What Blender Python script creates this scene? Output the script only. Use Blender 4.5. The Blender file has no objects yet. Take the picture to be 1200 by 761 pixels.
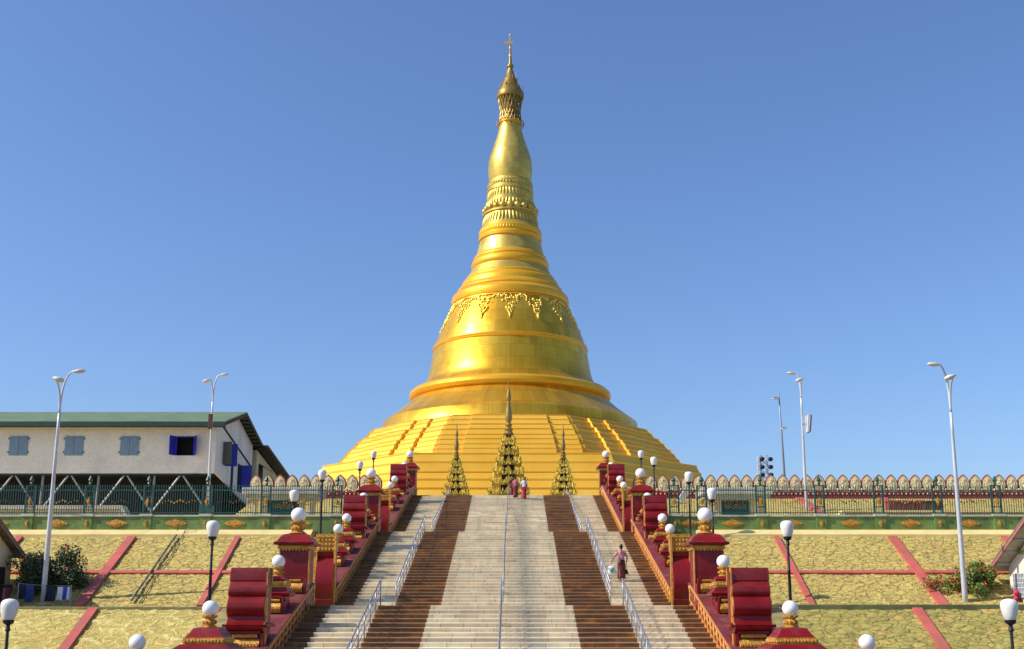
import bpy, bmesh, math, random
from mathutils import Vector, Matrix, noise
random.seed(7)
PI = math.pi; R = math.radians
scene = bpy.context.scene
COL = scene.collection

# ------------------------------------------------------------------ camera model
EYE = 3.9; CAMX = 0.44; FPX = 1300.0; PX0 = 602.0; PY0 = 465.0
TH = math.atan(0.192); CT, ST = math.cos(TH), math.sin(TH)
def at(px, py, d):
    """survey helper: point seen at (px,py) at depth d, in metres"""
    u = (PY0 - py) / FPX * d
    return Vector(((px - PX0) * d / FPX + CAMX, d * CT - u * ST, d * ST + u * CT + EYE))
def z_at(py, Y):
    k = (PY0 - py) / FPX
    return Y * (k * CT + ST) / (CT - k * ST) + EYE
def depth(Y, z): return Y * CT + (z - EYE) * ST
def x_at(px, Y, z): return (px - PX0) * depth(Y, z) / FPX + CAMX

cam = bpy.data.cameras.new('camera'); cam.sensor_width = 36; cam.lens = 36 * FPX / 1200
cam.shift_x = -2 / 1200; cam.shift_y = (PY0 - 380.5) / 1200; cam.clip_start = 0.1; cam.clip_end = 9000
co = bpy.data.objects.new('camera', cam); COL.objects.link(co)
co.location = (CAMX, 0, EYE); co.rotation_euler = (PI / 2 + TH, 0, 0); scene.camera = co

# ------------------------------------------------------------------ light
SUN_EL, SUN_AZ = R(41), R(-75)          # azimuth measured from "behind the camera", minus = to the left
to_sun = Vector((math.sin(SUN_AZ) * math.cos(SUN_EL), -math.cos(SUN_AZ) * math.cos(SUN_EL), math.sin(SUN_EL)))
sl = bpy.data.lights.new('sun', 'SUN'); sl.energy = 5.0; sl.angle = R(0.5); sl.color = (1, .94, .84)
so = bpy.data.objects.new('sun', sl); COL.objects.link(so)
so.rotation_euler = to_sun.to_track_quat('Z', 'Y').to_euler(); so.location = (-30, -20, 60)
w = bpy.data.worlds.new('World'); scene.world = w; w.use_nodes = True
nt = w.node_tree; bg = nt.nodes['Background']
sky = nt.nodes.new('ShaderNodeTexSky'); sky.sky_type = 'NISHITA'; sky.sun_disc = False
sky.sun_elevation = SUN_EL; sky.sun_rotation = math.atan2(to_sun.x, to_sun.y)
sky.air_density = 1.15; sky.dust_density = 1.0; sky.ozone_density = 9; sky.altitude = 0
wb_ = nt.nodes.new('ShaderNodeMix'); wb_.data_type = 'RGBA'; wb_.blend_type = 'MULTIPLY'; wb_.inputs[0].default_value = 1
nt.links.new(sky.outputs[0], wb_.inputs[6]); wb_.inputs[7].default_value = (1.13, 1.06, 1.10, 1); nt.links.new(wb_.outputs[2], bg.inputs[0]); bg.inputs[1].default_value = 0.15
scene.view_settings.view_transform = 'Standard'; scene.view_settings.look = 'None'
scene.view_settings.exposure = 0; scene.view_settings.gamma = 1

# ------------------------------------------------------------------ materials
class NT:
    def __init__(s, name):
        s.m = bpy.data.materials.new(name); s.m.use_nodes = True; s.t = s.m.node_tree
        s.b = s.t.nodes['Principled BSDF']
    def n(s, typ, **kw):
        nd = s.t.nodes.new('ShaderNode' + typ)
        for k, v in kw.items():
            if k.startswith('i_'):
                key = k[2:]; key = int(key) if key.isdigit() else key.replace('_', ' ')
                nd.inputs[key].default_value = v
            else: setattr(nd, k, v)
        return nd
    def l(s, a, b): s.t.links.new(a, b)
    def math(s, op, a, b=None, c=None):
        nd = s.n('Math', operation=op)
        for i, v in enumerate((a, b, c)):
            if v is None: continue
            if isinstance(v, (int, float)): nd.inputs[i].default_value = v
            else: s.l(v, nd.inputs[i])
        return nd.outputs[0]
    def mix(s, f, a, b, blend='MIX'):
        nd = s.n('Mix', data_type='RGBA', blend_type=blend)
        for i, v in ((0, f), (6, a), (7, b)):
            if isinstance(v, (int, float)): nd.inputs[i].default_value = v
            elif isinstance(v, tuple): nd.inputs[i].default_value = (*v[:3], 1)
            else: s.l(v, nd.inputs[i])
        return nd.outputs[2]
    def ramp(s, fac, stops):
        nd = s.n('ValToRGB'); e = nd.color_ramp.elements
        while len(e) < len(stops): e.new(.5)
        for el, (p, c) in zip(e, stops):
            el.position = p; el.color = (*c, 1) if isinstance(c, tuple) else (c, c, c, 1)
        s.l(fac, nd.inputs[0]); return nd.outputs[0]
    def noise(s, scale, detail=4, vec=None, rough=.55):
        nd = s.n('TexNoise'); nd.inputs['Scale'].default_value = scale; nd.inputs['Detail'].default_value = detail
        nd.inputs['Roughness'].default_value = rough
        if vec is None: vec = s.pos()
        s.l(vec, nd.inputs['Vector']); return nd.outputs['Fac']
    def pos(s):
        if not hasattr(s, '_p'): s._p = s.n('TexCoord').outputs['Object']
        return s._p
    def bump(s, h, strength=.3, dist=.02):
        nd = s.n('Bump'); nd.inputs['Strength'].default_value = strength; nd.inputs['Distance'].default_value = dist
        s.l(h, nd.inputs['Height']); s.l(nd.outputs[0], s.b.inputs['Normal'])
def dk(c, f): return tuple(x * f for x in c)

def paint(name, col, rough=.5, metal=0, scale=3.0, var=.25, bump=.15, dist=.01, dirt=None, dirt_amt=.4, spec=.5):
    k = NT(name); n1 = k.noise(scale); n2 = k.noise(scale * 9, 3)
    c = k.mix(k.ramp(n1, [(.3, 0.), (.7, 1.)]), dk(col, 1 - var), dk(col, 1 + var * .6))
    c = k.mix(k.math('MULTIPLY', k.ramp(n2, [(.45, 0.), (.75, 1.)]), .35), c, dk(col, .6))
    if dirt: c = k.mix(k.math('MULTIPLY', k.ramp(k.noise(scale * .6, 6, rough=.7), [(.48, 0.), (.66, 1.)]), dirt_amt), c, dirt)
    k.l(c, k.b.inputs['Base Color'])
    k.l(k.math('ADD', k.math('MULTIPLY', n2, .25), rough - .12), k.b.inputs['Roughness'])
    k.b.inputs['Metallic'].default_value = metal
    k.b.inputs['Specular IOR Level'].default_value = spec
    if bump: k.bump(k.math('ADD', k.math('MULTIPLY', n2, .6), n1), bump, dist)
    return k.m

M = {}
M['red'] = paint('maroon_gloss_paint', (.235, .0065, .008), .34, scale=1.6, var=.4, dirt=(.17, .055, .045), dirt_amt=.55, spec=.4, bump=.35, dist=.015)
M['red_top'] = paint('dusty_maroon_paint', (.20, .030, .034), .5, scale=1.4, var=.3, dirt=(.26, .12, .10), dirt_amt=.6)
M['trim'] = paint('gold_trim_paint', (.72, .36, .05), .36, .35, scale=9, var=.4, bump=.9, dist=.03, dirt=(.28, .10, .02), dirt_amt=.6)
M['orange_trim'] = paint('ochre_gold_paint', (.66, .30, .055), .5, .1, scale=5, var=.3, bump=.5, dist=.02, dirt=(.3, .1, .03), dirt_amt=.4)
M['globe'] = paint('white_globe', (.90, .87, .79), .3, scale=2, var=.05, bump=0)
M['frost'] = paint('frosted_lantern', (.84, .80, .70), .35, scale=5, var=.1, bump=0)
M['black'] = paint('black_iron', (.012, .012, .014), .45, scale=5, var=.3)
M['white_pole'] = paint('white_pole_paint', (.66, .68, .70), .4, .1, scale=.7, var=.12, dirt=(.35, .33, .3), dirt_amt=.35)
M['head'] = paint('lamp_head_shell', (.72, .66, .54), .4, scale=5, var=.15)
M['steel'] = paint('stainless_rail', (.33, .35, .41), .38, .6, scale=2, var=.15, bump=0)
M['green'] = paint('green_masonry_paint', (.17, .27, .065), .6, scale=1.3, var=.3, dirt=(.07, .09, .03), dirt_amt=.7)
M['green_dark'] = paint('teal_green_iron', (.015, .095, .075), .45, scale=3, var=.3)
M['teal'] = paint('teal_gate_panel', (.012, .15, .17), .45, scale=2, var=.25)
M['lozenge'] = paint('ochre_ornament', (.62, .30, .03), .5, .1, scale=8, var=.5, bump=1, dist=.03)
M['cream'] = paint('cream_plaster', (.74, .61, .30), .8, scale=1.1, var=.2, dirt=(.32, .26, .13), dirt_amt=.5)
M['yellow_strip'] = paint('yellow_plaster_strip', (.82, .63, .24), .85, scale=1.0, var=.15, dirt=(.5, .4, .18), dirt_amt=.35)
M['pale'] = paint('pale_concrete', (.60, .56, .42), .8, scale=1.4, var=.2, dirt=(.3, .27, .2), dirt_amt=.6)
M['petal'] = paint('petal_plaster', (.86, .74, .43), .75, scale=5, var=.25, bump=1, dist=.05, dirt=(.5, .38, .2), dirt_amt=.45)
M['petal_edge'] = paint('petal_red_edge', (.34, .10, .05), .55, scale=4, var=.3)
M['band_red'] = paint('wall_red_band', (.40, .018, .022), .5, scale=2, var=.3)
M['wall_white'] = paint('whitewashed_wall', (.90, .80, .64), .85, scale=.5, var=.08, dirt=(.48, .42, .34), dirt_amt=.4)
M['wall_yellow'] = paint('yellow_plaster_wall', (.72, .58, .33), .85, scale=.6, var=.1, dirt=(.4, .3, .17), dirt_amt=.4)
M['shutter'] = paint('grey_blue_shutter', (.22, .31, .39), .55, scale=3, var=.15)
M['shutter_blue'] = paint('bright_blue_shutter', (.018, .028, .42), .45, scale=2, var=.2)
M['shutter_grey'] = paint('weathered_shutter', (.12, .13, .11), .6, scale=2, var=.2)
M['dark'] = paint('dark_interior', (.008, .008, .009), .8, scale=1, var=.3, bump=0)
M['fascia'] = paint('dark_green_fascia', (.012, .055, .03), .5, scale=2, var=.2)
M['timber'] = paint('dark_timber', (.035, .022, .014), .7, scale=3, var=.4)
M['brown_board'] = paint('brown_board', (.14, .055, .025), .6, scale=4, var=.3)
M['strut'] = paint('grey_strut', (.30, .31, .31), .5, .3, scale=2, var=.2)
M['rust'] = paint('rusty_red_sheet', (.33, .055, .035), .6, scale=1.5, var=.4, dirt=(.12, .04, .02), dirt_amt=.7)
M['rib'] = paint('faded_red_rib', (.56, .115, .085), .75, scale=1.2, var=.25, dirt=(.3, .14, .09), dirt_amt=.55)
M['moss'] = paint('mossy_concrete', (.15, .16, .055), .85, scale=1.2, var=.4, dirt=(.28, .25, .11), dirt_amt=.5)
M['soil_ledge'] = paint('weathered_ledge', (.30, .25, .11), .85, scale=1.2, var=.4, dirt=(.09, .08, .04), dirt_amt=.6)
M['stem'] = paint('bark', (.07, .045, .028), .8, scale=6, var=.4)
M['skin'] = paint('skin', (.30, .15, .085), .5, scale=8, var=.1, bump=0)
M['hair'] = paint('black_hair', (.010, .008, .008), .4, scale=9, var=.3)
M['pink'] = paint('pink_blouse', (.62, .25, .27), .8, scale=7, var=.2)
M['longyi'] = paint('dark_red_longyi', (.12, .012, .012), .8, scale=5, var=.5, dirt=(.22, .06, .02), dirt_amt=.6)
M['maroon_cloth'] = paint('maroon_cloth', (.16, .014, .022), .8, scale=6, var=.4)
M['red_cloth'] = paint('red_cloth', (.42, .015, .018), .8, scale=6, var=.3)
M['purple_cloth'] = paint('purple_shawl', (.28, .08, .30), .8, scale=6, var=.4)
M['white_cloth'] = paint('white_cloth', (.74, .74, .72), .7, scale=6, var=.12)
M['rose_cloth'] = paint('dusty_rose_cloth', (.45, .15, .15), .8, scale=6, var=.3)
M['green_mark'] = paint('green_print', (.05, .36, .18), .6, scale=6, var=.2)
M['bag_black'] = paint('black_bag_cloth', (.015, .015, .018), .6, scale=6, var=.3)
M['blue_cloth'] = paint('blue_cloth', (.02, .05, .20), .85, scale=5, var=.5)
M['navy_cloth'] = paint('navy_cloth', (.012, .018, .05), .85, scale=5, var=.5)
M['cloth_pink'] = paint('hot_pink_cloth', (.60, .03, .09), .7, scale=5, var=.3)
M['flower'] = paint('red_flower', (.55, .045, .02), .6, scale=5, var=.4, bump=0)
M['flower_orange'] = paint('orange_flower', (.62, .10, .015), .6, scale=5, var=.5, bump=0)
M['roof_grey'] = paint('grey_brown_roof', (.20, .16, .12), .7, scale=2, var=.3)
M['soffit_brown'] = paint('brown_soffit', (.15, .10, .06), .8, scale=2, var=.3)
M['soffit_white'] = paint('pale_soffit', (.52, .47, .40), .8, scale=2, var=.15)
M['box_brown'] = paint('brown_box', (.10, .04, .02), .5, scale=3, var=.3)
M['sign_maroon'] = paint('maroon_sign', (.12, .012, .018), .5, scale=3, var=.2)
M['pipe'] = paint('grey_pipe', (.22, .22, .21), .45, .4, scale=3, var=.4, dirt=(.05, .05, .045), dirt_amt=.8)
M['cable'] = paint('black_hose', (.03, .028, .022), .6, scale=3, var=.3)
M['leaf_l'] = paint('leaf_dark', (.045, .085, .022), .5, scale=4, var=.6, bump=0)
M['leaf_r'] = paint('leaf_bright', (.21, .30, .05), .5, scale=4, var=.6, bump=0)

def gold(name, c0, c1, rough, metal, seam=True, us=36, zs=1.0, seamdark=.55):
    k = NT(name); sep = k.n('SeparateXYZ'); k.l(k.pos(), sep.inputs[0])
    n1 = k.noise(.16, 5); n2 = k.noise(1.3, 4); n3 = k.noise(9, 3)
    c = k.mix(k.ramp(n1, [(.35, 0.), (.65, 1.)]), c0, c1)
    c = k.mix(k.math('MULTIPLY', k.ramp(n2, [(.5, 0.), (.8, 1.)]), .3), c, dk(c0, .6))
    rr = k.math('ADD', k.math('MULTIPLY', n2, .22), rough - .11)
    h = n3
    if seam:
        ang = k.math('MULTIPLY', k.math('ARCTAN2', sep.outputs[1], sep.outputs[0]), us / (2 * PI))
        cv = k.n('CombineXYZ'); k.l(ang, cv.inputs[0]); k.l(k.math('MULTIPLY', sep.outputs[2], zs), cv.inputs[1])
        bk = k.n('TexBrick'); bk.inputs['Scale'].default_value = 1; bk.inputs['Mortar Size'].default_value = .012
        bk.inputs['Mortar Smooth'].default_value = .3
        bk.inputs['Brick Width'].default_value = 1; bk.inputs['Row Height'].default_value = 1
        bk.inputs['Color1'].default_value = (1, 1, 1, 1); bk.inputs['Color2'].default_value = (.76, .75, .72, 1); bk.inputs['Mortar'].default_value = (seamdark, seamdark * .9, seamdark * .8, 1)
        k.l(cv.outputs[0], bk.inputs['Vector'])
        c = k.mix(1.0, c, bk.outputs['Color'], 'MULTIPLY')
        st = k.n('CombineXYZ'); k.l(k.math('MULTIPLY', ang, 6), st.inputs[0]); k.l(k.math('MULTIPLY', sep.outputs[2], .05), st.inputs[1])
        streak = k.noise(1.0, 3, st.outputs[0])
        c = k.mix(k.math('MULTIPLY', k.ramp(streak, [(.5, 0.), (.75, 1.)]), .42), c, dk(c0, .5))
        h = k.math('ADD', k.math('MULTIPLY', bk.outputs['Fac'], -.5), k.math('MULTIPLY', n3, .4))
    k.l(c, k.b.inputs['Base Color']); k.l(rr, k.b.inputs['Roughness'])
    k.b.inputs['Metallic'].default_value = metal; k.b.inputs['Specular IOR Level'].default_value = .25
    k.bump(h, .12, .05)
    return k.m
M['gold'] = gold('gilded_plates', (.90, .475, .028), (.97, .565, .055), .36, .72, us=64, zs=.45)
M['gold_ring'] = gold('gilded_mouldings', (.88, .42, .022), (.94, .50, .035), .40, .45, seam=False)
M['gold_pale'] = gold('pale_brass_plates', (.74, .50, .09), (.86, .61, .14), .40, .60, us=30, zs=.9)
M['gold_terrace'] = gold('gold_painted_terrace', (.90, .475, .040), (.95, .55, .065), .44, .34, seam=False)
M['gold_old'] = gold('tarnished_gold', (.46, .29, .05), (.62, .42, .09), .42, .5, seam=False)
M['gold_leaf'] = gold('ornate_gilt', (.50, .34, .04), (.78, .56, .09), .38, .45, seam=False)
M['bronze'] = gold('dark_bronze_crown', (.26, .165, .04), (.44, .29, .07), .42, .5, seam=False)
M['garland'] = gold('bright_gilt_relief', (.80, .54, .07), (.92, .68, .13), .34, .6, seam=False)
M['tip'] = gold('pale_gilt', (.62, .42, .20), (.72, .50, .26), .4, .4, seam=False)

def stair_mat():
    k = NT('stair_stone_bands'); sep = k.n('SeparateXYZ'); k.l(k.pos(), sep.inputs[0]); X, Y, Z = sep.outputs
    ax = k.math('ABSOLUTE', X)
    nz = k.math('MULTIPLY', k.math('SUBTRACT', k.noise(3.0, 3), .5), .035)
    axn = k.math('ADD', ax, nz)
    def band(a, b): return k.math('MULTIPLY', k.math('GREATER_THAN', axn, a), k.math('LESS_THAN', axn, b))
    white = k.math('ADD', k.math('LESS_THAN', axn, 2.6), band(4.5, 6.25))
    idx = k.math('FLOOR', k.math('MULTIPLY', k.math('ADD', Z, .004), 1 / 0.15))
    wn = k.n('TexWhiteNoise', noise_dimensions='1D'); k.l(idx, wn.inputs['W']); rnd = wn.outputs['Value']
    jx = k.math('FRACT', k.math('ADD', k.math('MULTIPLY', X, 1.25), k.math('MULTIPLY', rnd, 7.3)))
    joint = k.math('LESS_THAN', jx, .022)
    cell = k.math('FLOOR', k.math('ADD', k.math('MULTIPLY', X, 1.25), k.math('MULTIPLY', rnd, 7.3)))
    cv = k.n('CombineXYZ'); k.l(cell, cv.inputs[0]); k.l(idx, cv.inputs[1])
    wn2 = k.n('TexWhiteNoise', noise_dimensions='3D'); k.l(cv.outputs[0], wn2.inputs['Vector']); rc = wn2.outputs['Value']
    sv = k.n('CombineXYZ'); k.l(k.math('MULTIPLY', X, .5), sv.inputs[0]); k.l(k.math('MULTIPLY', Y, 1.2), sv.inputs[1]); k.l(k.math('MULTIPLY', Z, 9), sv.inputs[2])
    st = k.noise(1.0, 5, sv.outputs[0], .65); fine = k.noise(9, 4); blot = k.noise(1.1, 5, rough=.7)
    pale = k.mix(rc, (.88, .72, .46), (.97, .86, .61))
    pale = k.mix(k.math('MULTIPLY', k.ramp(st, [(.42, 0.), (.68, 1.)]), .5), pale, (.52, .42, .27))
    pale = k.mix(k.math('MULTIPLY', k.ramp(blot, [(.5, 0.), (.7, 1.)]), .35), pale, (.54, .45, .32))
    vs = k.n('CombineXYZ'); k.l(k.math('MULTIPLY', X, 2.4), vs.inputs[0]); k.l(k.math('MULTIPLY', Y, .12), vs.inputs[1])
    run = k.ramp(k.noise(1.0, 5, vs.outputs[0], .7), [(.5, 0.), (.68, 1.)])
    pale = k.mix(k.math('MULTIPLY', run, .38), pale, (.42, .34, .22))
    # worn grey streak just right of the centre rail
    cs = k.math('SUBTRACT', 1, k.math('MINIMUM', 1, k.math('ABSOLUTE', k.math('MULTIPLY', k.math('SUBTRACT', X, 1.05), 1.5))))
    pale = k.mix(k.math('MULTIPLY', k.math('MULTIPLY', cs, k.math('MULTIPLY', fine, 1.4)), .7), pale, (.42, .38, .32))
    brown = k.mix(k.ramp(st, [(.3, 0.), (.7, 1.)]), (.11, .050, .02), (.36, .18, .07))
    brown = k.mix(k.math('MULTIPLY', k.ramp(blot, [(.50, 0.), (.66, 1.)]), .7), brown, (.62, .27, .05))
    brown = k.mix(k.math('MULTIPLY', k.ramp(k.noise(2.3, 6, rough=.75), [(.60, 0.), (.72, 1.)]), .5), brown, (.42, .30, .19))
    c = k.mix(white, brown, pale)
    c = k.mix(k.math('MULTIPLY', joint, .6), c, (.07, .055, .04))
    c = k.mix(k.math('MULTIPLY', rnd, .22), c, (.10, .07, .045))
    # nosing highlight put into the colour along each step edge
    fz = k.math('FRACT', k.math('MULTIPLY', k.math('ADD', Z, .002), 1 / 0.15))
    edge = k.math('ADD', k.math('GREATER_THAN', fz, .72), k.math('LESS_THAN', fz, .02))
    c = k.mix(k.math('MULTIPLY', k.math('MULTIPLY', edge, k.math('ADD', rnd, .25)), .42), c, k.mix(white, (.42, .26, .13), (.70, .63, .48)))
    low = k.math('LESS_THAN', k.math('ABSOLUTE', k.math('SUBTRACT', fz, .12)), .09)  # shade and dirt painted into the foot of each riser
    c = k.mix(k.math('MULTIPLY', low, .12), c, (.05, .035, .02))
    k.l(c, k.b.inputs['Base Color']); k.b.inputs['Roughness'].default_value = .75
    k.bump(k.math('ADD', fine, st), .3, .012); return k.m
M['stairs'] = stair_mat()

def stone_mat(name, base, lite, darkc, fs=5.2, famt=.62, camt=.5):
    k = NT(name); at_ = k.n('Attribute', attribute_name='crack'); cr = at_.outputs['Fac']
    at2 = k.n('Attribute', attribute_name='tone'); tn = at2.outputs['Fac']
    n1 = k.noise(.35, 5); n2 = k.noise(7, 5, rough=.8); n3 = k.noise(26, 3)
    c = k.mix(tn, dk(base, .86), lite)
    c = k.mix(k.math('MULTIPLY', k.ramp(n1, [(.4, 0.), (.7, 1.)]), .45), c, dk(base, .72))
    c = k.mix(k.math('MULTIPLY', k.ramp(n2, [(.42, 0.), (.68, 1.)]), .6), c, dk(base, .5))
    c = k.mix(k.math('MULTIPLY', k.ramp(n3, [(.5, 0.), (.7, 1.)]), .3), c, dk(base, .45))
    pl = k.ramp(k.noise(.8, 6, rough=.75), [(.66, 0.), (.74, 1.)])
    c = k.mix(k.math('MULTIPLY', pl, .4), c, (.55, .5, .38))
    wv = k.n('Mapping'); wv.inputs['Scale'].default_value = (fs * .5, fs, fs); k.l(k.pos(), wv.inputs['Vector'])
    dn = k.n('TexNoise'); dn.inputs['Scale'].default_value = 2.2; dn.inputs['Detail'].default_value = 4; k.l(k.pos(), dn.inputs['Vector'])
    mx = k.n('Mix', data_type='VECTOR'); mx.inputs[0].default_value = .30; k.l(wv.outputs[0], mx.inputs[4]); k.l(dn.outputs['Color'], mx.inputs[5])
    vo = k.n('TexVoronoi', feature='DISTANCE_TO_EDGE'); vo.inputs['Scale'].default_value = 1; k.l(mx.outputs[1], vo.inputs['Vector'])
    vc = k.n('TexVoronoi'); vc.inputs['Scale'].default_value = 1; k.l(mx.outputs[1], vc.inputs['Vector'])
    fine = k.ramp(vo.outputs['Distance'], [(.0, 1.), (.09, 0.)])
    sepc = k.n('SeparateColor'); k.l(vc.outputs['Color'], sepc.inputs[0])
    c = k.mix(k.math('MULTIPLY', sepc.outputs[0], .38), c, dk(base, .55))
    c = k.mix(k.math('MULTIPLY', k.ramp(sepc.outputs[1], [(.7, 0.), (.95, 1.)]), .5), c, (.62, .36, .10))
    patch = k.ramp(k.noise(2.6, 4, rough=.7), [(.34, .2), (.52, 1.)]); patch2 = k.ramp(k.noise(1.7, 4, rough=.7), [(.32, .3), (.52, 1.)])
    c = k.mix(k.math('MULTIPLY', k.math('MULTIPLY', fine, patch), famt), c, darkc)
    c = k.mix(k.math('MULTIPLY', k.math('MULTIPLY', cr, camt), patch2), c, darkc)
    k.l(c, k.b.inputs['Base Color']); k.b.inputs['Roughness'].default_value = .85
    k.bump(k.math('ADD', k.math('ADD', n2, k.math('MULTIPLY', n3, .4)), k.math('MULTIPLY', fine, -1.2)), .6, .04); return k.m
M['stone'] = stone_mat('yellow_pitched_stone', (.66, .49, .11), (.80, .63, .18), (.11, .075, .025))
M['stone_low'] = stone_mat('mossy_yellow_stone', (.50, .41, .085), (.62, .51, .13), (.10, .08, .025), 4.2, .6, .75)
M['stone_big'] = stone_mat('yellow_crazy_stone', (.58, .45, .10), (.70, .56, .15), (.84, .69, .27), 6.0, .0, .8)
def ground_mat():
    k = NT('dusty_asphalt'); n1 = k.noise(.3, 5); n2 = k.noise(14, 4)
    c = k.mix(n1, (.10, .095, .085), (.20, .18, .15)); c = k.mix(k.math('MULTIPLY', n2, .4), c, (.06, .06, .055))
    k.l(c, k.b.inputs['Base Color']); k.b.inputs['Roughness'].default_value = .9; k.bump(n2, .4, .02); return k.m
M['ground'] = ground_mat()
M['side_walk'] = paint('side_walk_rubble', (.33, .25, .085), .85, scale=1.6, var=.4, dirt=(.14, .11, .05), dirt_amt=.6)
M['marble'] = paint('pale_platform_paving', (.42, .38, .30), .6, scale=.4, var=.2, dirt=(.3, .26, .2), dirt_amt=.4)
def roof_mat():
    k = NT('green_roof_sheet'); sep = k.n('SeparateXYZ'); k.l(k.pos(), sep.inputs[0])
    wv = k.math('SINE', k.math('MULTIPLY', sep.outputs[0], 2 * PI / .28)); n = k.noise(.8, 5, rough=.7)
    c = k.mix(k.ramp(n, [(.3, 0.), (.75, 1.)]), (.10, .17, .075), (.22, .28, .14)); c = k.mix(k.math('MULTIPLY', k.math('GREATER_THAN', wv, .6), .25), c, (.05, .075, .035))
    k.l(c, k.b.inputs['Base Color']); k.b.inputs['Roughness'].default_value = .6; k.bump(wv, .4, .04); return k.m
M['roof_green'] = roof_mat()
def towel_mat():
    k = NT('striped_towel'); sep = k.n('SeparateXYZ'); k.l(k.pos(), sep.inputs[0])
    s_ = k.math('FRACT', k.math('MULTIPLY', sep.outputs[0], 2.2))
    c = k.mix(k.math('GREATER_THAN', s_, .55), (.62, .63, .68), (.05, .07, .42)); k.l(c, k.b.inputs['Base Color'])
    k.b.inputs['Roughness'].default_value = .9; k.bump(k.noise(30), .3, .01); return k.m
M['towel'] = towel_mat()

# ------------------------------------------------------------------ mesh builder
class MB:
    def __init__(s): s.bm = bmesh.new()
    def face(s, pts):
        try: return s.bm.faces.new([s.bm.verts.new(p) for p in pts])
        except ValueError: return None
    def box(s, x0, x1, y0, y1, z0, z1, bev=0):
        x0, x1 = min(x0, x1), max(x0, x1); y0, y1 = min(y0, y1), max(y0, y1); z0, z1 = min(z0, z1), max(z0, z1)
        v = [s.bm.verts.new((x, y, z)) for z in (z0, z1) for y in (y0, y1) for x in (x0, x1)]
        fs = [s.bm.faces.new([v[i] for i in q]) for q in ((0, 2, 3, 1), (4, 5, 7, 6), (0, 1, 5, 4), (2, 6, 7, 3), (0, 4, 6, 2), (1, 3, 7, 5))]
        if bev:
            es = {e for f in fs for e in f.edges}
            bmesh.ops.bevel(s.bm, geom=list(es), offset=bev, segments=2, profile=.5, affect='EDGES')
        return s
    def rings(s, rings, closed=True, cap=True):
        rv = [[s.bm.verts.new(p) for p in r] for r in rings]; n = len(rings[0])
        for a, b in zip(rv, rv[1:]):
            for i in range(n if closed else n - 1):
                j = (i + 1) % n
                try: s.bm.faces.new((a[i], a[j], b[j], b[i]))
                except ValueError: pass
        if cap:
            for r, rev in ((rv[0], True), (rv[-1], False)):
                try: s.bm.faces.new(r[::-1] if rev else r)
                except ValueError: pass
        return s
    def lathe(s, prof, cx=0, cy=0, cz=0, seg=24, ph=0, sx=1, sy=1):
        return s.rings([[(cx + sx * r * math.cos(ph + 2 * PI * i / seg), cy + sy * r * math.sin(ph + 2 * PI * i / seg), cz + z) for i in range(seg)] for r, z in prof])
    def sq(s, prof, cx=0, cy=0, cz=0, ry=1.0):
        """square loft; prof of (half width, z)"""
        return s.rings([[(cx + a * h, cy + b * h * ry, cz + z) for a, b in ((-1, -1), (1, -1), (1, 1), (-1, 1))] for h, z in prof])
    def prism(s, poly, x0, x1, axis='x'):
        def m(p, t):
            return (t, p[0], p[1]) if axis == 'x' else ((p[0], t, p[1]) if axis == 'y' else (p[0], p[1], t))
        return s.rings([[m(p, x0) for p in poly], [m(p, x1) for p in poly]])
    def tube(s, pts, rad, seg=8):
        pts = [Vector(p) for p in pts]; n = len(pts)
        if isinstance(rad, (int, float)): rad = [rad] * n
        rings = []; up = Vector((0, 0, 1)); prev = None
        for i, p in enumerate(pts):
            t = (pts[min(i + 1, n - 1)] - pts[max(i - 1, 0)]).normalized()
            if prev is None: a = t.cross(up if abs(t.z) < .9 else Vector((1, 0, 0))).normalized()
            else: a = (prev - t * prev.dot(t)).normalized()
            prev = a; b = t.cross(a)
            rings.append([tuple(p + (a * math.cos(2 * PI * k / seg) + b * math.sin(2 * PI * k / seg)) * rad[i]) for k in range(seg)])
        return s.rings(rings)
    def bar(s, a, b, w=.05): return s.tube([a, b], w / 2 * 1.2, 4 if w < .03 else 6)
    def ball(s, c, r, seg=16, sz=1):
        pr = [(max(1e-4, r * math.sin(PI * i / (seg // 2))), -r * sz * math.cos(PI * i / (seg // 2))) for i in range(seg // 2 + 1)]
        return s.lathe(pr, c[0], c[1], c[2], seg)
    def build(s, name, mat, parent=None, smooth=False, loc=None, autos=None):
        bmesh.ops.remove_doubles(s.bm, verts=s.bm.verts, dist=1e-5)
        bmesh.ops.recalc_face_normals(s.bm, faces=s.bm.faces)
        me = bpy.data.meshes.new(name); s.bm.to_mesh(me); s.bm.free()
        if isinstance(mat, str): mat = M[mat]
        me.materials.append(mat)
        if smooth:
            me.shade_smooth()
            if autos: me.set_sharp_from_angle(angle=R(autos))
        o = bpy.data.objects.new(name, me); COL.objects.link(o)
        if parent: o.parent = parent
        if loc: o.location = loc
        return o
def tag(o, label=None, cat=None, group=None, kind=None):
    if label: o['label'] = label
    if cat: o['category'] = cat
    if group: o['group'] = group
    if kind: o['kind'] = kind
    return o
def thing(name, label, cat, loc=(0, 0, 0), rz=0, group=None):
    o = bpy.data.objects.new(name, None); COL.objects.link(o); o.location = loc; o.rotation_euler = (0, 0, rz)
    o.empty_display_size = .3
    return tag(o, label, cat, group)
def copy_tree(o, parent=None):
    c = o.copy(); COL.objects.link(c)
    if parent: c.parent = parent
    for ch in list(o.children): copy_tree(ch, c)
    return c
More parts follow.
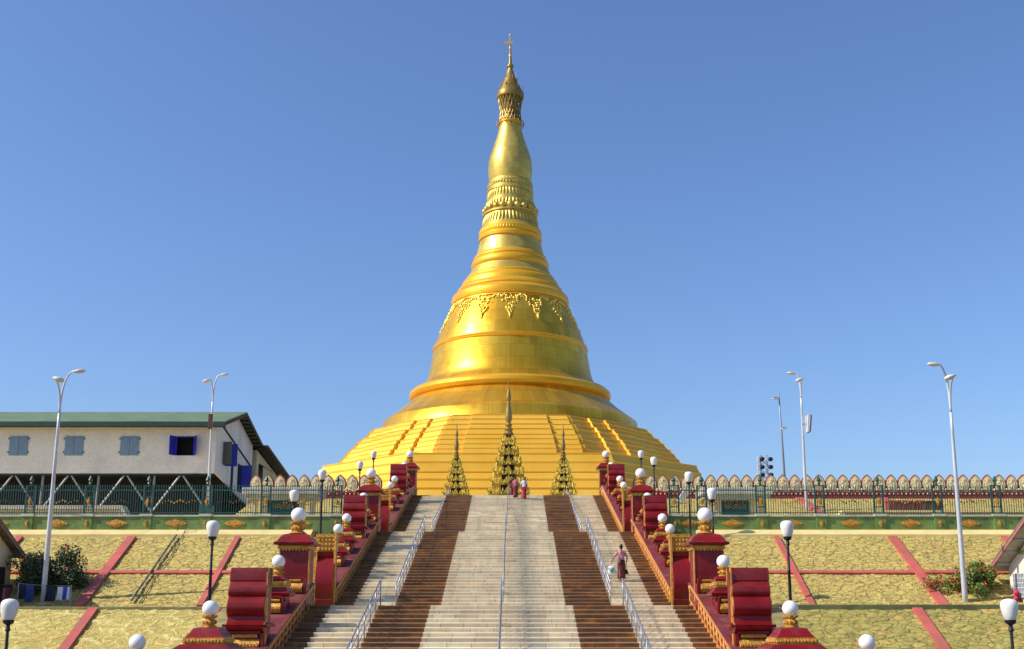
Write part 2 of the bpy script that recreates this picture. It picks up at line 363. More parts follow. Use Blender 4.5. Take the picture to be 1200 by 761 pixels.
# ------------------------------------------------------------------ levels
RZ = .15; NS = 27; RISE = RZ * NS
Y0, Y1, Y2, Y3, Y4, Y5 = 27.1, 41.7, 47.2, 61.8, 67.2, 81.9      # flight / landing / flight / landing / flight
Z1, Z2, Z3 = RISE, 2 * RISE, 3 * RISE                             # 4.05, 8.10, 12.15
FLIGHTS = [(Y0, 0, Y1, Z1), (Y2, Z1, Y3, Z2), (Y4, Z2, Y5, Z3)]
def stair_z(y):
    for a, za, b, zb in FLIGHTS:
        if y < a: return za
        if y < b: return za + (zb - za) * (y - a) / (b - a)
    return Z3

# ------------------------------------------------------------------ the setting
g = MB()
prof = [(-3000, 2.2), (12, 2.2), (23.5, 0), (400, 0), (3500, 0)]
for (a, za), (b, zb) in zip(prof, prof[1:]): g.face([(-3000, a, za), (3000, a, za), (3000, b, zb), (-3000, b, zb)])
tag(g.build('ground', 'ground'), kind='structure')
YW = 78.6                                   # lotus wall line
g = MB()
g.box(-9.4, 9.4, Y5, YW + 4, Z3 - 3, Z3 - .004); g.box(-19.5, 110, YW + 4, 118, Z3 - 4, Z3 - .004); g.box(-110, 110, 118.01, 330, Z3 - 4, Z3 - .004)
tag(g.build('platform', 'marble'), kind='structure')

def crack(p, sc=1.45):
    q = Vector(p) * sc; q += Vector((noise.noise(q * .9), noise.noise(q * .9 + Vector((7, 3, 1))), 0)) * .55
    ds, ps = noise.voronoi(q)
    return ds[1] - ds[0], noise.cell(ps[0] * 3.7)
def slope_sheet(name, x0, x1, ya, za, yb, zb, mat, res=.09, amp=.05, sc=1.25):
    """pitched-stone slope with every stone raised from its joints"""
    nx = int((x1 - x0) / res); L = math.hypot(yb - ya, zb - za); ny = int(L / res)
    nrm = Vector((0, -(zb - za), yb - ya)).normalized(); verts = []; ck = []; tn = []
    for j in range(ny + 1):
        t = j / ny
        for i in range(nx + 1):
            x = x0 + (x1 - x0) * i / nx; p = Vector((x, ya + (yb - ya) * t, za + (zb - za) * t))
            q = Vector((x * .62, L * t * 1.25, 0))
            e, c = crack(q, sc); jw = .10 + .10 * noise.noise(q * .7)
            h = min(1, e / (.34)); k_ = max(0., 1 - e / max(.03, jw))
            f = noise.noise(q * 2.6 + Vector((0, 0, c * 9))) * .45 + noise.noise(q * 7) * .45
            n = nrm * (amp * (math.sqrt(h) * .8 + f * .6 + (c - .5) * .35) - amp * .3)
            if i in (0, nx) or j in (0, ny): n = Vector((0, 0, 0))
            verts.append(p + n); ck.append(k_ * .95); tn.append(.5 + .5 * (c % 1.0) * .9 + f * .3 - .2)
    W_ = nx + 1
    faces = [(j * W_ + i, j * W_ + i + 1, (j + 1) * W_ + i + 1, (j + 1) * W_ + i) for j in range(ny) for i in range(nx)]
    me = bpy.data.meshes.new(name); me.from_pydata([tuple(v) for v in verts], [], faces)
    a = me.attributes.new('crack', 'FLOAT', 'POINT'); a.data.foreach_set('value', ck)
    a = me.attributes.new('tone', 'FLOAT', 'POINT'); a.data.foreach_set('value', tn)
    me.materials.append(M[mat]); me.shade_smooth()
    o = bpy.data.objects.new(name, me); COL.objects.link(o); return o
# profile of the hillside either side of the stairs
SL0 = (44.1, 0.0); SL1 = (51.2, 3.98); LE = (51.9, 3.98); SL2 = (59.2, 8.0); TER = 8.0
XI = 10.3
for sgn in (-1, 1):
    def xr(a, b): return (min(sgn * a, sgn * b), max(sgn * a, sgn * b))
    a, b = xr(XI, 30)
    lo = slope_sheet('embankment', a, b, *SL0, *SL1, 'stone_low' if sgn > 0 else 'stone_big', sc=1.9 if sgn < 0 else 2.7, res=.06, amp=-.05 if sgn < 0 else .05)
    XN = 34
    up = slope_sheet('embankment', a, b, *LE, *SL2, 'stone', sc=4.2, res=.055)
    far = slope_sheet('embankment', a if sgn > 0 else -17.8, b + (12 if sgn > 0 else 0), 69.0, 8.95, YW - .1, 11.62, 'stone', res=.13, sc=1.5)
    for o_ in (lo, up, far): tag(o_, kind='structure')
    # coarse continuations outside the frame, ledge, terrace
    g = MB(); p_ = [SL0, SL1, LE, SL2]
    for (ya, za), (yb, zb) in zip(p_, p_[1:]):
        xs = (XI - .1, 110) if (ya, za) == SL1 else (30, 110)
        aa, bb = xr(*xs); g.face([(aa, ya, za), (bb, ya, za), (bb, yb, zb), (aa, yb, zb)])
    tag(g.build('ledge', 'moss' if sgn > 0 else 'soil_ledge'), kind='structure')
    g = MB(); aa, bb = xr(XI - .1, 110)
    g.face([(aa, SL2[0], TER), (bb, SL2[0], TER), (bb, 69.05, TER), (aa, 69.05, TER)])
    aa2, bb2 = xr(42 if sgn > 0 else 46, 110)
    if sgn < 0: g.face([(-110, 69.05, TER), (-17.8, 69.05, TER), (-17.8, 118, TER), (-110, 118, TER)]); g.prism([(69.06, TER), (YW + 4, TER), (YW + 4, 11.5), (69.06, 8.9)], -17.95, -17.82)
    g.face([(aa, 69.0, TER), (bb, 69.0, TER), (bb, 69.0, 8.95), (aa, 69.0, 8.95)])
    if sgn > 0: g.face([(aa2, 69.0, 8.95), (bb2, 69.0, 8.95), (bb2, YW + 4, 11.6), (aa2, YW + 4, 11.6)])
    tag(g.build('terrace', 'cream'), kind='structure')
    # plastered strip at the top of the slope, kerb of the ledge
    g = MB(); aa, bb = xr(XI - .1, 60); g.prism([(58.55, 7.5), (58.55, 7.78), (59.1, 8.06), (59.75, 8.06), (59.75, 7.3)], aa, bb)
    tag(g.build('kerb', 'yellow_strip'), kind='structure')
    g = MB(); g.box(aa, bb, 51.05, 51.35, 3.7, 4.03 if sgn < 0 else 4.13, .03)
    tag(g.build('kerb', 'moss' if sgn > 0 else 'soil_ledge'), kind='structure')
    # faded red ribs lying on the slope
    rib = MB()
    tilt = math.atan2(SL2[1] - LE[1], SL2[0] - LE[0]); nv = Vector((0, -math.sin(tilt), math.cos(tilt)))
    def strip(x, ya, za, yb, zb, wd=.48, th=.13):
        n_ = Vector((0, -(zb - za), yb - ya)).normalized() * th
        P_ = [Vector((x - wd / 2, ya, za)), Vector((x + wd / 2, ya, za)), Vector((x + wd / 2, yb, zb)), Vector((x - wd / 2, yb, zb))]
        rib.rings([[tuple(p - n_ * .5) for p in P_], [tuple(p + n_) for p in P_]])
    ribx = {1: [14.2, 20.25, 26.1], -1: [-14.0, -19.55, -25.4]}[sgn]
    for x, wd in zip(ribx, (.28, .46, .34)):
        strip(x, (LE[0] if abs(x) < XN else 56.4) + .02, LE[1] + .02, SL2[0] - .75, SL2[1] - .42, wd)
        x2 = x + (1.0 if sgn < 0 else -1.6); strip(x2, SL0[0], SL0[1], SL1[0] - .16, SL1[1] - .1, .44)
        if sgn > 0: strip(x + .35, 69.2, 9.0, YW - .2, 11.58, .6)
    ym = LE[0] + (SL2[0] - LE[0]) * .415; zm = LE[1] + (SL2[1] - LE[1]) * .415
    P_ = []
    aa, bb = xr(XI, 40); d_ = Vector((0, math.cos(tilt), math.sin(tilt))) * .13
    c0 = Vector((0, ym, zm))
    rib.rings([[tuple(Vector((x, 0, 0)) + c0 + q) for q in (-d_ - nv * .05, d_ - nv * .05, d_ + nv * .1, -d_ + nv * .1)] for x in xr(XI, XN)])
    o_ = rib.build('slope_rib', 'rib'); o_.parent = up; o_.matrix_parent_inverse = Matrix()
    # sloping side walk between balustrade and hillside, carried on a rubble wall
    g = MB(); yy = [26.0] + [v for f in FLIGHTS for v in (f[0], f[2])] + [83.0]; zz = [stair_z(v) - .1 for v in yy]
    aa, bb = xr(6.9, XI)
    for i in range(len(yy) - 1):
        poly = [(yy[i], -1), (yy[i + 1], -1), (yy[i + 1], zz[i + 1]), (yy[i], max(zz[i], .01))]
        g.prism(poly, aa, bb)
    tag(g.build('side_path', 'side_walk'), kind='structure')

# ------------------------------------------------------------------ staircase
root = thing('staircase', 'broad pale and brown stone staircase climbing in three flights to the golden pagoda', 'staircase', (0, Y0, 0))
XS = 7.0
for i, (ya, za, yb, zb) in enumerate(FLIGHTS):
    t = (yb - ya) / NS; pr = [(ya, za)]
    for k in range(NS):
        y = ya + k * t; z = za + k * RZ; zt = z + RZ
        pr += [(y, z), (y, zt - .045), (y - .028, zt - .04), (y - .032, zt - .008), (y - .024, zt)]
    pr += [(yb, zb)]
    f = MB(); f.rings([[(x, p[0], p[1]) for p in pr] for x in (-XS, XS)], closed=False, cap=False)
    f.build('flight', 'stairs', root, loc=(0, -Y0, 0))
    nxt = [Y2, Y4, 84.5][i]
    f = MB(); f.face([(-XS, yb, zb), (XS, yb, zb), (XS, nxt, zb), (-XS, nxt, zb)])
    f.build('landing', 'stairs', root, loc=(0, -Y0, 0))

# ------------------------------------------------------------------ handrails
def handrail(x, ya, yb, label, over_top=0):
    z0, z1 = stair_z(ya), stair_z(yb); rt = thing('handrail', label, 'handrail', (x, ya, z0), group='steel handrails on the stairs')
    n = max(2, round((yb - ya) / 1.45)); m = MB()
    for i, h in enumerate((.95, .66, .36)):
        pts = [(0, 0, h), (0, yb - ya, z1 - z0 + h)]
        m.tube(pts, .028 if i == 0 else .015, 6)
    m.build('rail', 'steel', rt, True)
    for k in range(n + 1):
        y = (yb - ya) * k / n; zb_ = stair_z(ya + y) - z0
        m = MB(); m.tube([(0, y, zb_ - .05), (0, y, (z1 - z0) * k / n + .95)], .024, 6); m.ball((0, y, (z1 - z0) * k / n + .965), .036, 6)
        m.build('post', 'steel', rt, True)
SPAN = [(Y0 + .3, Y1 + .1), (Y2 + .1, Y3 + .1), (Y4 + .1, Y5 + 3.5)]
for x, side in ((-4.5, 'left'), (0, 'centre'), (4.5, 'right')):
    for (ya, yb), fl in zip(SPAN, ('lowest', 'middle', 'top')):
        handrail(x, ya, yb, f'grey steel handrail along the {side} of the {fl} stair flight')
# ------------------------------------------------------------------ balustrades
def globe_on(parent, x, y, z, r, vr):
    """white ball lamp on a gilt vase"""
    hv = vr * 1.85; q = hv / .53
    v = MB(); v.lathe([(vr * 1.15, 0), (vr * 1.15, .06 * q), (vr * .82, .10 * q), (vr * .95, .20 * q), (vr * 1.0, .28 * q), (vr * .78, .36 * q), (vr * .8, .40 * q), (vr * 1.12, .46 * q), (vr * 1.16, .52 * q), (vr * .6, .53 * q)], 0, 0, 0, 14)
    for k in range(10):
        a = 2 * PI * k / 10; v.ball((vr * .98 * math.cos(a), vr * .98 * math.sin(a), .24 * q), vr * .25, 6, 1.3)
        v.ball((vr * 1.12 * math.cos(a), vr * 1.12 * math.sin(a), .50 * q), vr * .16, 6, 1.3)
    vo = v.build('vase', 'trim', parent, True, (x, y, z), 40)
    g_ = MB(); g_.ball((0, 0, 0), r, 24); g_.build('globe', 'globe', parent, True, (x, y, z + hv - .01 + r * .93))
def gilt_box(parent, s, x0, x1, y, z, h, mat='trim'):
    """gilt cushion block in a red frame on the downhill face"""
    b = MB(); w_ = x1 - x0
    n = 8
    poly = [(y + .02, z)] + [(y - .03 - .075 * math.sin(PI * k / n), z + h * .62 * k / n) for k in range(n + 1)] + [(y + .02, z + h * .62)]
    b.prism(poly, s * (x0 + .1 * w_), s * (x1 - .1 * w_))
    poly = [(y + .02, z + h * .70)] + [(y - .01 - .05 * math.sin(PI * k / 6), z + h * (.70 + .26 * k / 6)) for k in range(7)] + [(y + .02, z + h * .96)]
    b.prism(poly, s * (x0 + .16 * w_), s * (x1 - .16 * w_))
    for k in range(9):
        b.ball((s * (x0 + w_ * (.16 + .085 * k)), y - .09, z + h * .3), h * .13, 6)
    b.build('gilt_panel', mat, parent, True, None, 35)
def red_frame(m, s, x0, x1, y, z, h):
    w_ = x1 - x0; f = .075 * w_
    m.box(s * x0, s * (x0 + f), y - .07, y + .02, z, z + h); m.box(s * (x1 - f), s * x1, y - .07, y + .02, z, z + h)
    m.box(s * (x0 + f), s * (x1 - f), y - .07, y + .02, z + h, z + h + .07)
def big_pedestal(bal, s, xc, y, zb, H, hw=.52, r=.28):
    """block pedestal, flared cap, gilt frieze, globe.  zb: level of its foot, H: height of the cap top"""
    p = MB(); zc = H - .52
    p.sq([(hw, -.3), (hw, zc - .05)], 0, 0, 0)
    p.sq([(hw + .02, zc + .09), (hw + .20, zc + .12), (hw + .22, zc + .2), (hw + .12, zc + .25), (hw + .02, zc + .40), (hw - .08, zc + .50), (.26, H + .02)], 0, 0, 0)
    p.box(-hw - .02, hw + .02, -hw - .42, -hw, -.5, .42); red_frame(p, 1, -hw, hw, -hw - .44, .06, .55)
    po = p.build('pedestal', 'red', bal, loc=(s * xc, y, zb))
    d = MB(); d.box(-hw - .07, hw + .07, -hw - .07, hw + .07, zc - .05, zc + .085)
    for k in range(9): d.box(-hw - .05 + k * (2 * hw + .06) / 9, -hw + .02 + k * (2 * hw + .06) / 9, -hw - .10, -hw - .05, zc - .10, zc - .02)
    d.build('gilt_frieze', 'trim', po)
    for sx in (-1, 1): e = MB(); e.box(sx * hw * .99, sx * (hw + .035), -hw - .03, -hw + .10, -.2, zc - .1); e.build('corner_strip', 'orange_trim', po)
    gilt_box(po, 1, -hw, hw, -hw - .44, .1, .52)
    n = MB(); n.lathe([(.30, 0), (.34, .04), (.24, .07)], 0, 0, 0, 14); n.build('gilt_collar', 'trim', po, True, (0, 0, H), 40)
    globe_on(po, 0, 0, H + .05, r, .225)
def small_pedestal(bal, s, xc, y, zb, H, hw=.36, r=.225):
    p = MB(); z2 = H
    p.sq([(hw, -.4), (hw, z2 - .72)]); p.sq([(hw + .02, z2 - .70), (hw + .15, z2 - .66), (hw + .17, z2 - .58), (hw + .06, z2 - .5), (hw, z2 - .38)])
    p.sq([(hw - .04, z2 - .2), (hw - .02, z2 - .12), (hw - .1, z2 - .02), (.18, z2)])
    p.box(-hw - .02, hw + .02, -hw - .34, -hw + .01, -.5, .38); red_frame(p, 1, -hw, hw, -hw - .36, .02, .5)
    po = p.build('pedestal', 'red', bal, loc=(s * xc, y, zb))
    d = MB(); d.box(-hw + .0, hw - .0, -hw + .0, hw - .0, z2 - .40, z2 - .18)
    for k in range(7):
        for a in (-1, 1):
            d.ball((-hw + .05 + k * (2 * hw - .1) / 6, a * hw * -1, z2 - .29), .055, 6)
            d.ball((a * hw, -hw + .05 + k * (2 * hw - .1) / 6, z2 - .29), .055, 6)
    d.build('gilt_frieze', 'trim', po)
    gilt_box(po, 1, -hw, hw, -hw - .36, .02, .5)
    globe_on(po, 0, 0, z2 - .01, r, .165)
def scroll_pedestal(bal, s, xc, y, zb, H, hw=.56):
    """tall block whose downhill face rolls over in two scrolls"""
    k_ = H / 2.75
    def arc(cy, cz, r, a0, a1, n=9): return [(cy - r * math.cos(R(a0 + (a1 - a0) * i / n)), cz + r * math.sin(R(a0 + (a1 - a0) * i / n))) for i in range(n + 1)]
    pr = [(-.36, -.6), (-.36, .62), (-.40, .66), (-.60, .80), (-.62, .90), (-.50, .95), (-.42, 1.0), (-.38, 1.12)]
    pr += arc(-.12, 1.47, .40, -50, 58) + arc(-.10, 1.98, .29, -25, 48) + [(-.24, 2.30), (-.26, 2.34), (-.26, 2.62), (-.20, 2.75), (.42, 2.75), (.46, 2.2), (.46, -.6)]
    pr = [(a, b * k_) for a, b in pr]
    m = MB(); m.prism(pr, -hw, hw); m.sq([(hw + .02, .80 * k_), (hw + .13, .82 * k_), (hw + .13, .90 * k_), (hw + .01, .95 * k_)], 0, .05, 0, .82)
    m.box(-hw - .03, hw + .03, -.80, -.355, -.7, .04); red_frame(m, 1, -hw, hw, -.42, .05, .56 * k_)
    po = m.build('scroll_pedestal', 'red', bal, loc=(s * xc, y, zb), smooth=True, autos=28)
    gilt_box(po, 1, -hw, hw, -.42, .07, .56 * k_)
    pi = [(a * .96 + .02, b) for a, b in pr[4:]]
    inner = [(a + .09 if a < 0 else a - .09, b) for a, b in pi]
    for sx in (-1, 1):                         # gilt edging that follows the scroll on both flanks
        t = MB()
        x0, x1 = sx * (hw - .004), sx * (hw + .035)
        for (a, b), (c, d_), (e, f), (g2, h) in zip(pi[:-2], pi[1:-1], inner[1:-1], inner[:-2]):
            t.prism([(a, b), (c, d_), (e, f), (g2, h)], min(x0, x1), max(x0, x1))
        if s * sx < 0: t.box(min(x0, x1), max(x0, x1), -.30, -.14, .98 * k_, 2.6 * k_); t.box(min(x0, x1), max(x0, x1), -.36, -.16, -.1, .6 * k_)
        t.build('gilt_edge', 'orange_trim', po)
def end_newel(bal, s, y, zb):
    """curved slab that starts a flight: hollow red front, gilt block on top"""
    H = 2.95; n = 12
    pr = [(-.05, -.15), (-.30, .25)]
    pr += [(-.28 + .40 * (k / n) ** 2.2 - .20 * math.sin(PI * k / n) ** .8, .30 + 1.75 * k / n) for k in range(n + 1)]
    pr += [(.05, H - .72), (.05, H - .1), (.55, H - .1), (.62, 2.0), (.75, 1.0), (.75, -.15)]
    m = MB(); m.prism(pr, -.36, .36); po = m.build('end_newel', 'red', bal, loc=(s * 7.42, y, zb), smooth=True, autos=30)
    t = MB(); t.box(-.40, .40, -.02, .6, H - .70, H - .02); t.box(-.44, .44, -.08, .64, H - .12, H + .02)
    for k in range(5):
        for j in range(3): t.ball((-.3 + .15 * k, -.03, H - .6 + j * .19), .075, 6)
    sx = -s
    t.box(sx * .34, sx * .42, -.12, .16, -.1, H - .1); t.box(-sx * .36, -sx * .40, -.1, .1, .2, H - .7)
    t.build('gilt_panel', 'trim', po)
    w_ = MB(); w_.box(.36, 1.25, .2, .5, .1, H - .75); w_.box(.40, 1.2, .14, .52, H - .74, H - .10)
    if s < 0:
        for v in w_.bm.verts: v.co.x *= -1
    w_.build('gilt_wing', 'trim', po)
side_name = {1: 'right', -1: 'left'}; fl_name = ['lowest', 'middle', 'top']
PED = [  # per flight: (kind, distance below the flight's top)
    [('scroll', -7.0), ('small', -3.3), ('big', -.55)],
    [('small', -10.6), ('small', -8.1), ('scroll', -4.9), ('small', -2.3), ('big', -.1)],
    [('small', -9.6), ('small', -7.1), ('scroll', -3.8), ('small', -.6), ('big', 2.6)]]
for s in (1, -1):
    for fi, (ya, za, yb, zb) in enumerate(FLIGHTS):
        lab = f'maroon and gold balustrade with globe lamps, {side_name[s]} of the {fl_name[fi]} stair flight'
        bal = thing('balustrade', lab, 'balustrade', (0, ya, za), group='maroon balustrades beside the stairs')
        ext = {0: .45, 1: .45, 2: 3.4}[fi]
        L, Hh = yb - ya, zb - za; ht = .78
        def top(y): return (Hh * min(y, L) / L) + ht if y >= 0 else ht
        m = MB(); m.prism([(0, -.5), (L, Hh - .5), (L + ext, Hh - .5), (L + ext, Hh + ht), (L, Hh + ht), (0, ht)], s * 7.02, s * 8.35)
        m.build('parapet', 'red', bal)
        m = MB(); m.prism([(0, ht + .004), (L, Hh + ht + .004), (L + ext, Hh + ht + .004), (L + ext, Hh + ht + .05), (L, Hh + ht + .05), (0, ht + .05)], s * 6.96, s * 8.42)
        m.build('coping', 'red_top', bal)
        # gilt face towards the steps: two rails, end posts, leaves
        m = MB(); xf = 6.998 if s > 0 else -6.998; xb = s * 7.03
        def rail(o0, o1, px=0):
            m.prism([(0, o0), (L, Hh + o0), (L + ext, Hh + o0), (L + ext, Hh + o1), (L, Hh + o1), (0, o1)], xf - s * px, xb)
        rail(.02, .16); rail(.62, .75, .02)
        for y in (0.0, L * .5, L + ext - .22): m.box(xf, xb, y, y + .2, top(y) - ht + .05, top(y) - .1)
        m.build('gilt_rail', 'orange_trim', bal)
        m = MB(); nleaf = int((L + ext) / .58)
        for k in range(nleaf):
            y = .35 + k * .58; c = top(y) - ht + .39; sl_ = Hh / L if y < L else 0
            if y > L + ext - .3: continue
            pts = []
            for j in range(10):
                a = 2 * PI * j / 10; u_, v_ = .085 * math.sin(a), .21 * math.cos(a)
                if abs(math.cos(a)) > .9: v_ *= 1.15
                u2 = u_ + v_ * .35
                pts.append((y + u2, c + v_ + sl_ * u2))
            m.rings([[(xb, a, b) for a, b in pts], [(xf + s * .004, y + (a - y) * .8, c + (b - c) * .8) for a, b in pts]])
        m.prism([(0.1, .36), (L, Hh + .36), (L + ext, Hh + .36), (L + ext, Hh + .42), (L, Hh + .42), (0.1, .42)], xb - s * .022, xb)
        m.build('gilt_leaf_frieze', 'orange_trim', bal)
        for kind, dy in PED[fi]:
            y = L + dy; zt = top(y) - .02
            if kind == 'big':
                zf = (Hh if y > L - 1 else top(y) - ht); big_pedestal(bal, s, 7.52, y, zf + .35, 2.22 if fi < 2 else 2.4)
            elif kind == 'small': small_pedestal(bal, s, 7.62, y, zt - .12, 1.25)
            else: scroll_pedestal(bal, s, 7.68, y, zt - .25, 2.55 if fi == 0 else 2.4)
        if fi > 0: end_newel(bal, s, -.3, 0)
    # broad stepped pedestal at the foot of the balustrade and one farther out
    A_ = at(926 if s > 0 else 246.5, 713, 30.1)
    nw = thing('newel_pedestal', f'broad stepped maroon pedestal with white globe at the foot of the {side_name[s]} balustrade', 'pedestal', (A_.x, A_.y, 0), group='stepped newel pedestals')
    def newel(nw, zc):
        m = MB(); m.sq([(.75, 0), (.75, .3), (.64, .35), (.64, zc - 1.0), (.66, zc - .9), (.72, zc - .78), (.80, zc - .70), (.82, zc - .62), (.74, zc - .54), (.60, zc - .44)])
        m.sq([(.52, zc - .28), (.46, zc - .2), (.42, zc - .16), (.34, zc - .03), (.22, zc)]); m.build('pedestal', 'red', nw)
        m = MB(); m.sq([(.54, zc - .45), (.54, zc - .27)])
        for k in range(12):
            q = -.5 + k * 1.0 / 11
            for a in (-1, 1): m.ball((q, a * .54, zc - .36), .055, 6); m.ball((a * .54, q, zc - .36), .055, 6)
        m.build('gilt_frieze', 'trim', nw); globe_on(nw, 0, 0, zc - .01, .215, .17)
    newel(nw, A_.z - .50)
    P_ = at(1016, 753, 29.0); px_ = P_.x if s > 0 else at(161, 750, 29.0).x
    nw = thing('newel_pedestal', f'outer maroon pedestal on the {side_name[s]}, only its white globe in view at the bottom edge', 'pedestal', (px_, P_.y, 0), group='stepped newel pedestals')
    newel(nw, P_.z - .50)

# ------------------------------------------------------------------ lamps
def lantern_post(name, label, x, y, z, H, group, k_=1.0):
    t = thing(name, label, 'street lamp', (x, y, z), group=group)
    m = MB(); m.lathe([(.14, 0), (.14, .12), (.10, .2), (.085, .7), (.075, .74), (.06, .8), (.05, H * .6), (.065, H * .6 + .03), (.045, H * .6 + .08), (.04, H - .72), (.075, H - .68), (.055, H - .62), (.05, H - .55), (.13, H - .50), (.15, H - .42)], 0, 0, 0, 10)
    m.build('post', 'black', t, True, None, 40)
    m = MB(); m.lathe([(.02, H - .46), (.10, H - .455), (.145, H - .40), (.185, H - .28), (.215, H - .15), (.225, H - .05), (.215, H + .02), (.18, H + .075), (.12, H + .11), (.05, H + .125), (.001, H + .13)], 0, 0, 0, 18)
    m.build('lantern', 'frost', t, True, None, 50)
for s in (1, -1):
    for i, (px, py, d) in enumerate([(922, 611, 37.4), (834, 572.5, 51.5), (807, 553.5, 58.3), (766, 536, 72.5), (751, 528.5, 79.5)]):
        px2 = px if s > 0 else [250, 345, 378, 422, 438][i]
        py2 = py if s > 0 else [611, 575, 551, 541, 529][i]
        d2 = d if s > 0 else [37.4, 51.5, 58.3, 74, 81][i]
        T = at(px2, py2, d2); zb = stair_z(T.y) - .1
        wh = ['nearest the bottom of the stairs', 'second up the stairs', 'third up the stairs', 'fourth up the stairs', 'highest of them'][i]
        lantern_post('lantern_post', f'black lamp post with white lantern {side_name[s]} of the stairs, {wh}', T.x, T.y, zb, T.z - zb - .1, 'black lantern posts beside the stairs')
    T = at(1182 if s > 0 else 12, 703, 29.0)
    lantern_post('lantern_post', f'black lamp post with white lantern at the far {side_name[s]} edge before the stone slope', T.x, T.y, 0, T.z - .1, 'black lantern posts beside the stairs')

def arm_path(base, end, rise):
    b, e = Vector(base), Vector(end); pts = []
    for i in range(15):
        t = i / 14 * PI / 2; kx = (1 - math.cos(t)) ** 1.15; kz = math.sin(t)
        pts.append((b.x + (e.x - b.x) * kx, b.y + (e.y - b.y) * kx, b.z + (e.z - b.z) * kz))
    return pts
def tall_lamp(label, foot, split, endA, endB, extra=None, r0=.13, base='pad'):
    """white twin-arm column: foot, fork point, two arm ends (world points)"""
    F = Vector(foot); t = thing('tall_street_lamp', label, 'street lamp', foot, group='tall white twin-arm street lamps')
    S = Vector(split) - F; m = MB()
    pts = [S * (i / 10) for i in range(11)]
    m.tube(pts, [r0 * (1 - .05 * i) for i in range(11)], 10)
    m.build('column', 'white_pole', t, True)
    m = MB(); m.box(-.28, .28, -.28, .28, -.3, .06, .02); m.build('base', 'pale', t)
    m = MB(); m.box(-.08, .08, -r0 * 1.08, -r0 * .8, .75, 1.45); m.build('hatch', 'dark', t)
    for E_, big in ((endA, 0), (endB, 1)):
        E = Vector(E_) - F; sgn = 1 if E.x > S.x else -1
        m = MB(); pth = arm_path(S, E, .25); m.tube(pth, [.062 - .0016 * i for i in range(len(pth))], 8)
        ao = m.build('arm', 'white_pole', t, True)
        h = MB()
        for q in (0,):
            prf = [(.03, -.08), (.075, 0), (.13, .12), (.155, .28), (.125, .46), (.03, .56)]
            rings = []
            for rr, dx in prf:
                rr *= 1.3 if big else 1.0; dx *= .9 if big else 1.0
                rings.append([(E.x + sgn * dx * .95, E.y + math.cos(a) * rr * 1.15, E.z - .02 + dx * (-.25 if big else .08) + math.sin(a) * rr * (.55 if math.sin(a) > 0 else .75)) for a in [2 * PI * k / 12 for k in range(12)]])
            h.rings(rings)
        h.build('lamp_head', 'head', ao, True)
    return t
F = at(50, 708, 51.6)
tall_lamp('tall white twin-arm street lamp left of the flowering bush, on the ledge', F, at(69.6, 484, 51.9), at(87, 435, 52), at(63.5, 442.5, 51.2))
F = at(1132, 714, 51.6)
tall_lamp('tall white twin-arm street lamp by the orange-flowered bush on the right ledge', F, at(1114.3, 483, 51.9), at(1100, 427, 52), at(1118.5, 440, 51.2))
F = at(243, 605, 76.0)
t = tall_lamp('white twin-arm street lamp with a brown box, before the pale building', F, at(249.2, 470, 76), at(259, 439, 76.4), at(246, 445, 75.4), r0=.12)
m = MB(); B_ = at(247.2, 494, 75.7) - F; m.box(B_.x - .14, B_.x + .14, B_.y - .2, B_.y - .05, B_.z - .55, B_.z + .5, .02); m.build('control_box', 'box_brown', t)
m = MB(); m.box(-.45, .3, -.45, .45, -.5, .75, .03); m.build('plinth', 'green_dark', t)
F = at(945.5, 606, 74.0)
t = tall_lamp('white twin-arm street lamp carrying a maroon edged sign, before the petal wall', F, at(938.8, 466, 74), at(931.5, 437.5, 74.4), at(940.5, 444, 73.2), r0=.12)
B_ = at(945.5, 497, 73.9) - F
m = MB(); m.prism([(B_.x - .07, B_.z - .58), (B_.x + .07, B_.z - .56), (B_.x + .20, B_.z + .58), (B_.x + .02, B_.z + .58)], B_.y - .35, B_.y + .35, 'y'); so_ = m.build('sign', 'white_pole', t)
m = MB(); m.prism([(B_.x + .075, B_.z - .57), (B_.x + .15, B_.z - .57), (B_.x + .28, B_.z + .55), (B_.x + .205, B_.z + .57)], B_.y - .35, B_.y + .35, 'y'); m.build('sign_face', 'sign_maroon', so_)
m = MB(); m.bar((B_.x - .3, B_.y, B_.z), (B_.x, B_.y, B_.z), .07); m.build('bracket', 'strut', t)

# pole with two cameras and the floodlight mast behind the petal wall
F = at(921, 575, 92); F.z = Z3; Tp = at(912.5, 459, 92)
t = thing('camera_pole', 'thin grey pole with two small white cameras behind the petal wall', 'pole', F)
m = MB(); m.tube([(0, 0, 0), (Tp - F) * .5, (Tp - F)], [.11, .09, .05], 8); m.build('pole', 'strut', t, True)
for px, py, sg in ((909, 467, -1), (918.5, 502, 1)):
    c = at(px, py, 91.8) - F; ctr = at(px - sg * 3, py + 1, 92) - F
    m = MB(); m.bar(ctr, c, .05); m.box(c.x - .22, c.x + .22, c.y - .12, c.y + .12, c.z - .09, c.z + .07, .03); m.box(c.x - .26, c.x + .26, c.y - .14, c.y + .14, c.z + .075, c.z + .10)
    m.build('camera', 'white_pole', t)
F = at(896, 560, 110); F.z = Z3
t = thing('floodlight_mast', 'grey floodlight mast with two columns of round lamps behind the petal wall', 'floodlight', F)
zt = at(896, 533, 110).z - Z3; m = MB()
for sx in (-.32, .32): m.bar((sx, 0, 0), (sx, 0, zt), .09)
for k in range(14): m.bar((-.32, 0, zt * k / 14), (.32, 0, zt * (k + 1) / 14), .05); m.bar((.32, 0, zt * k / 14), (-.32, 0, zt * (k + 1) / 14), .05)
m.build('lattice', 'strut', t)
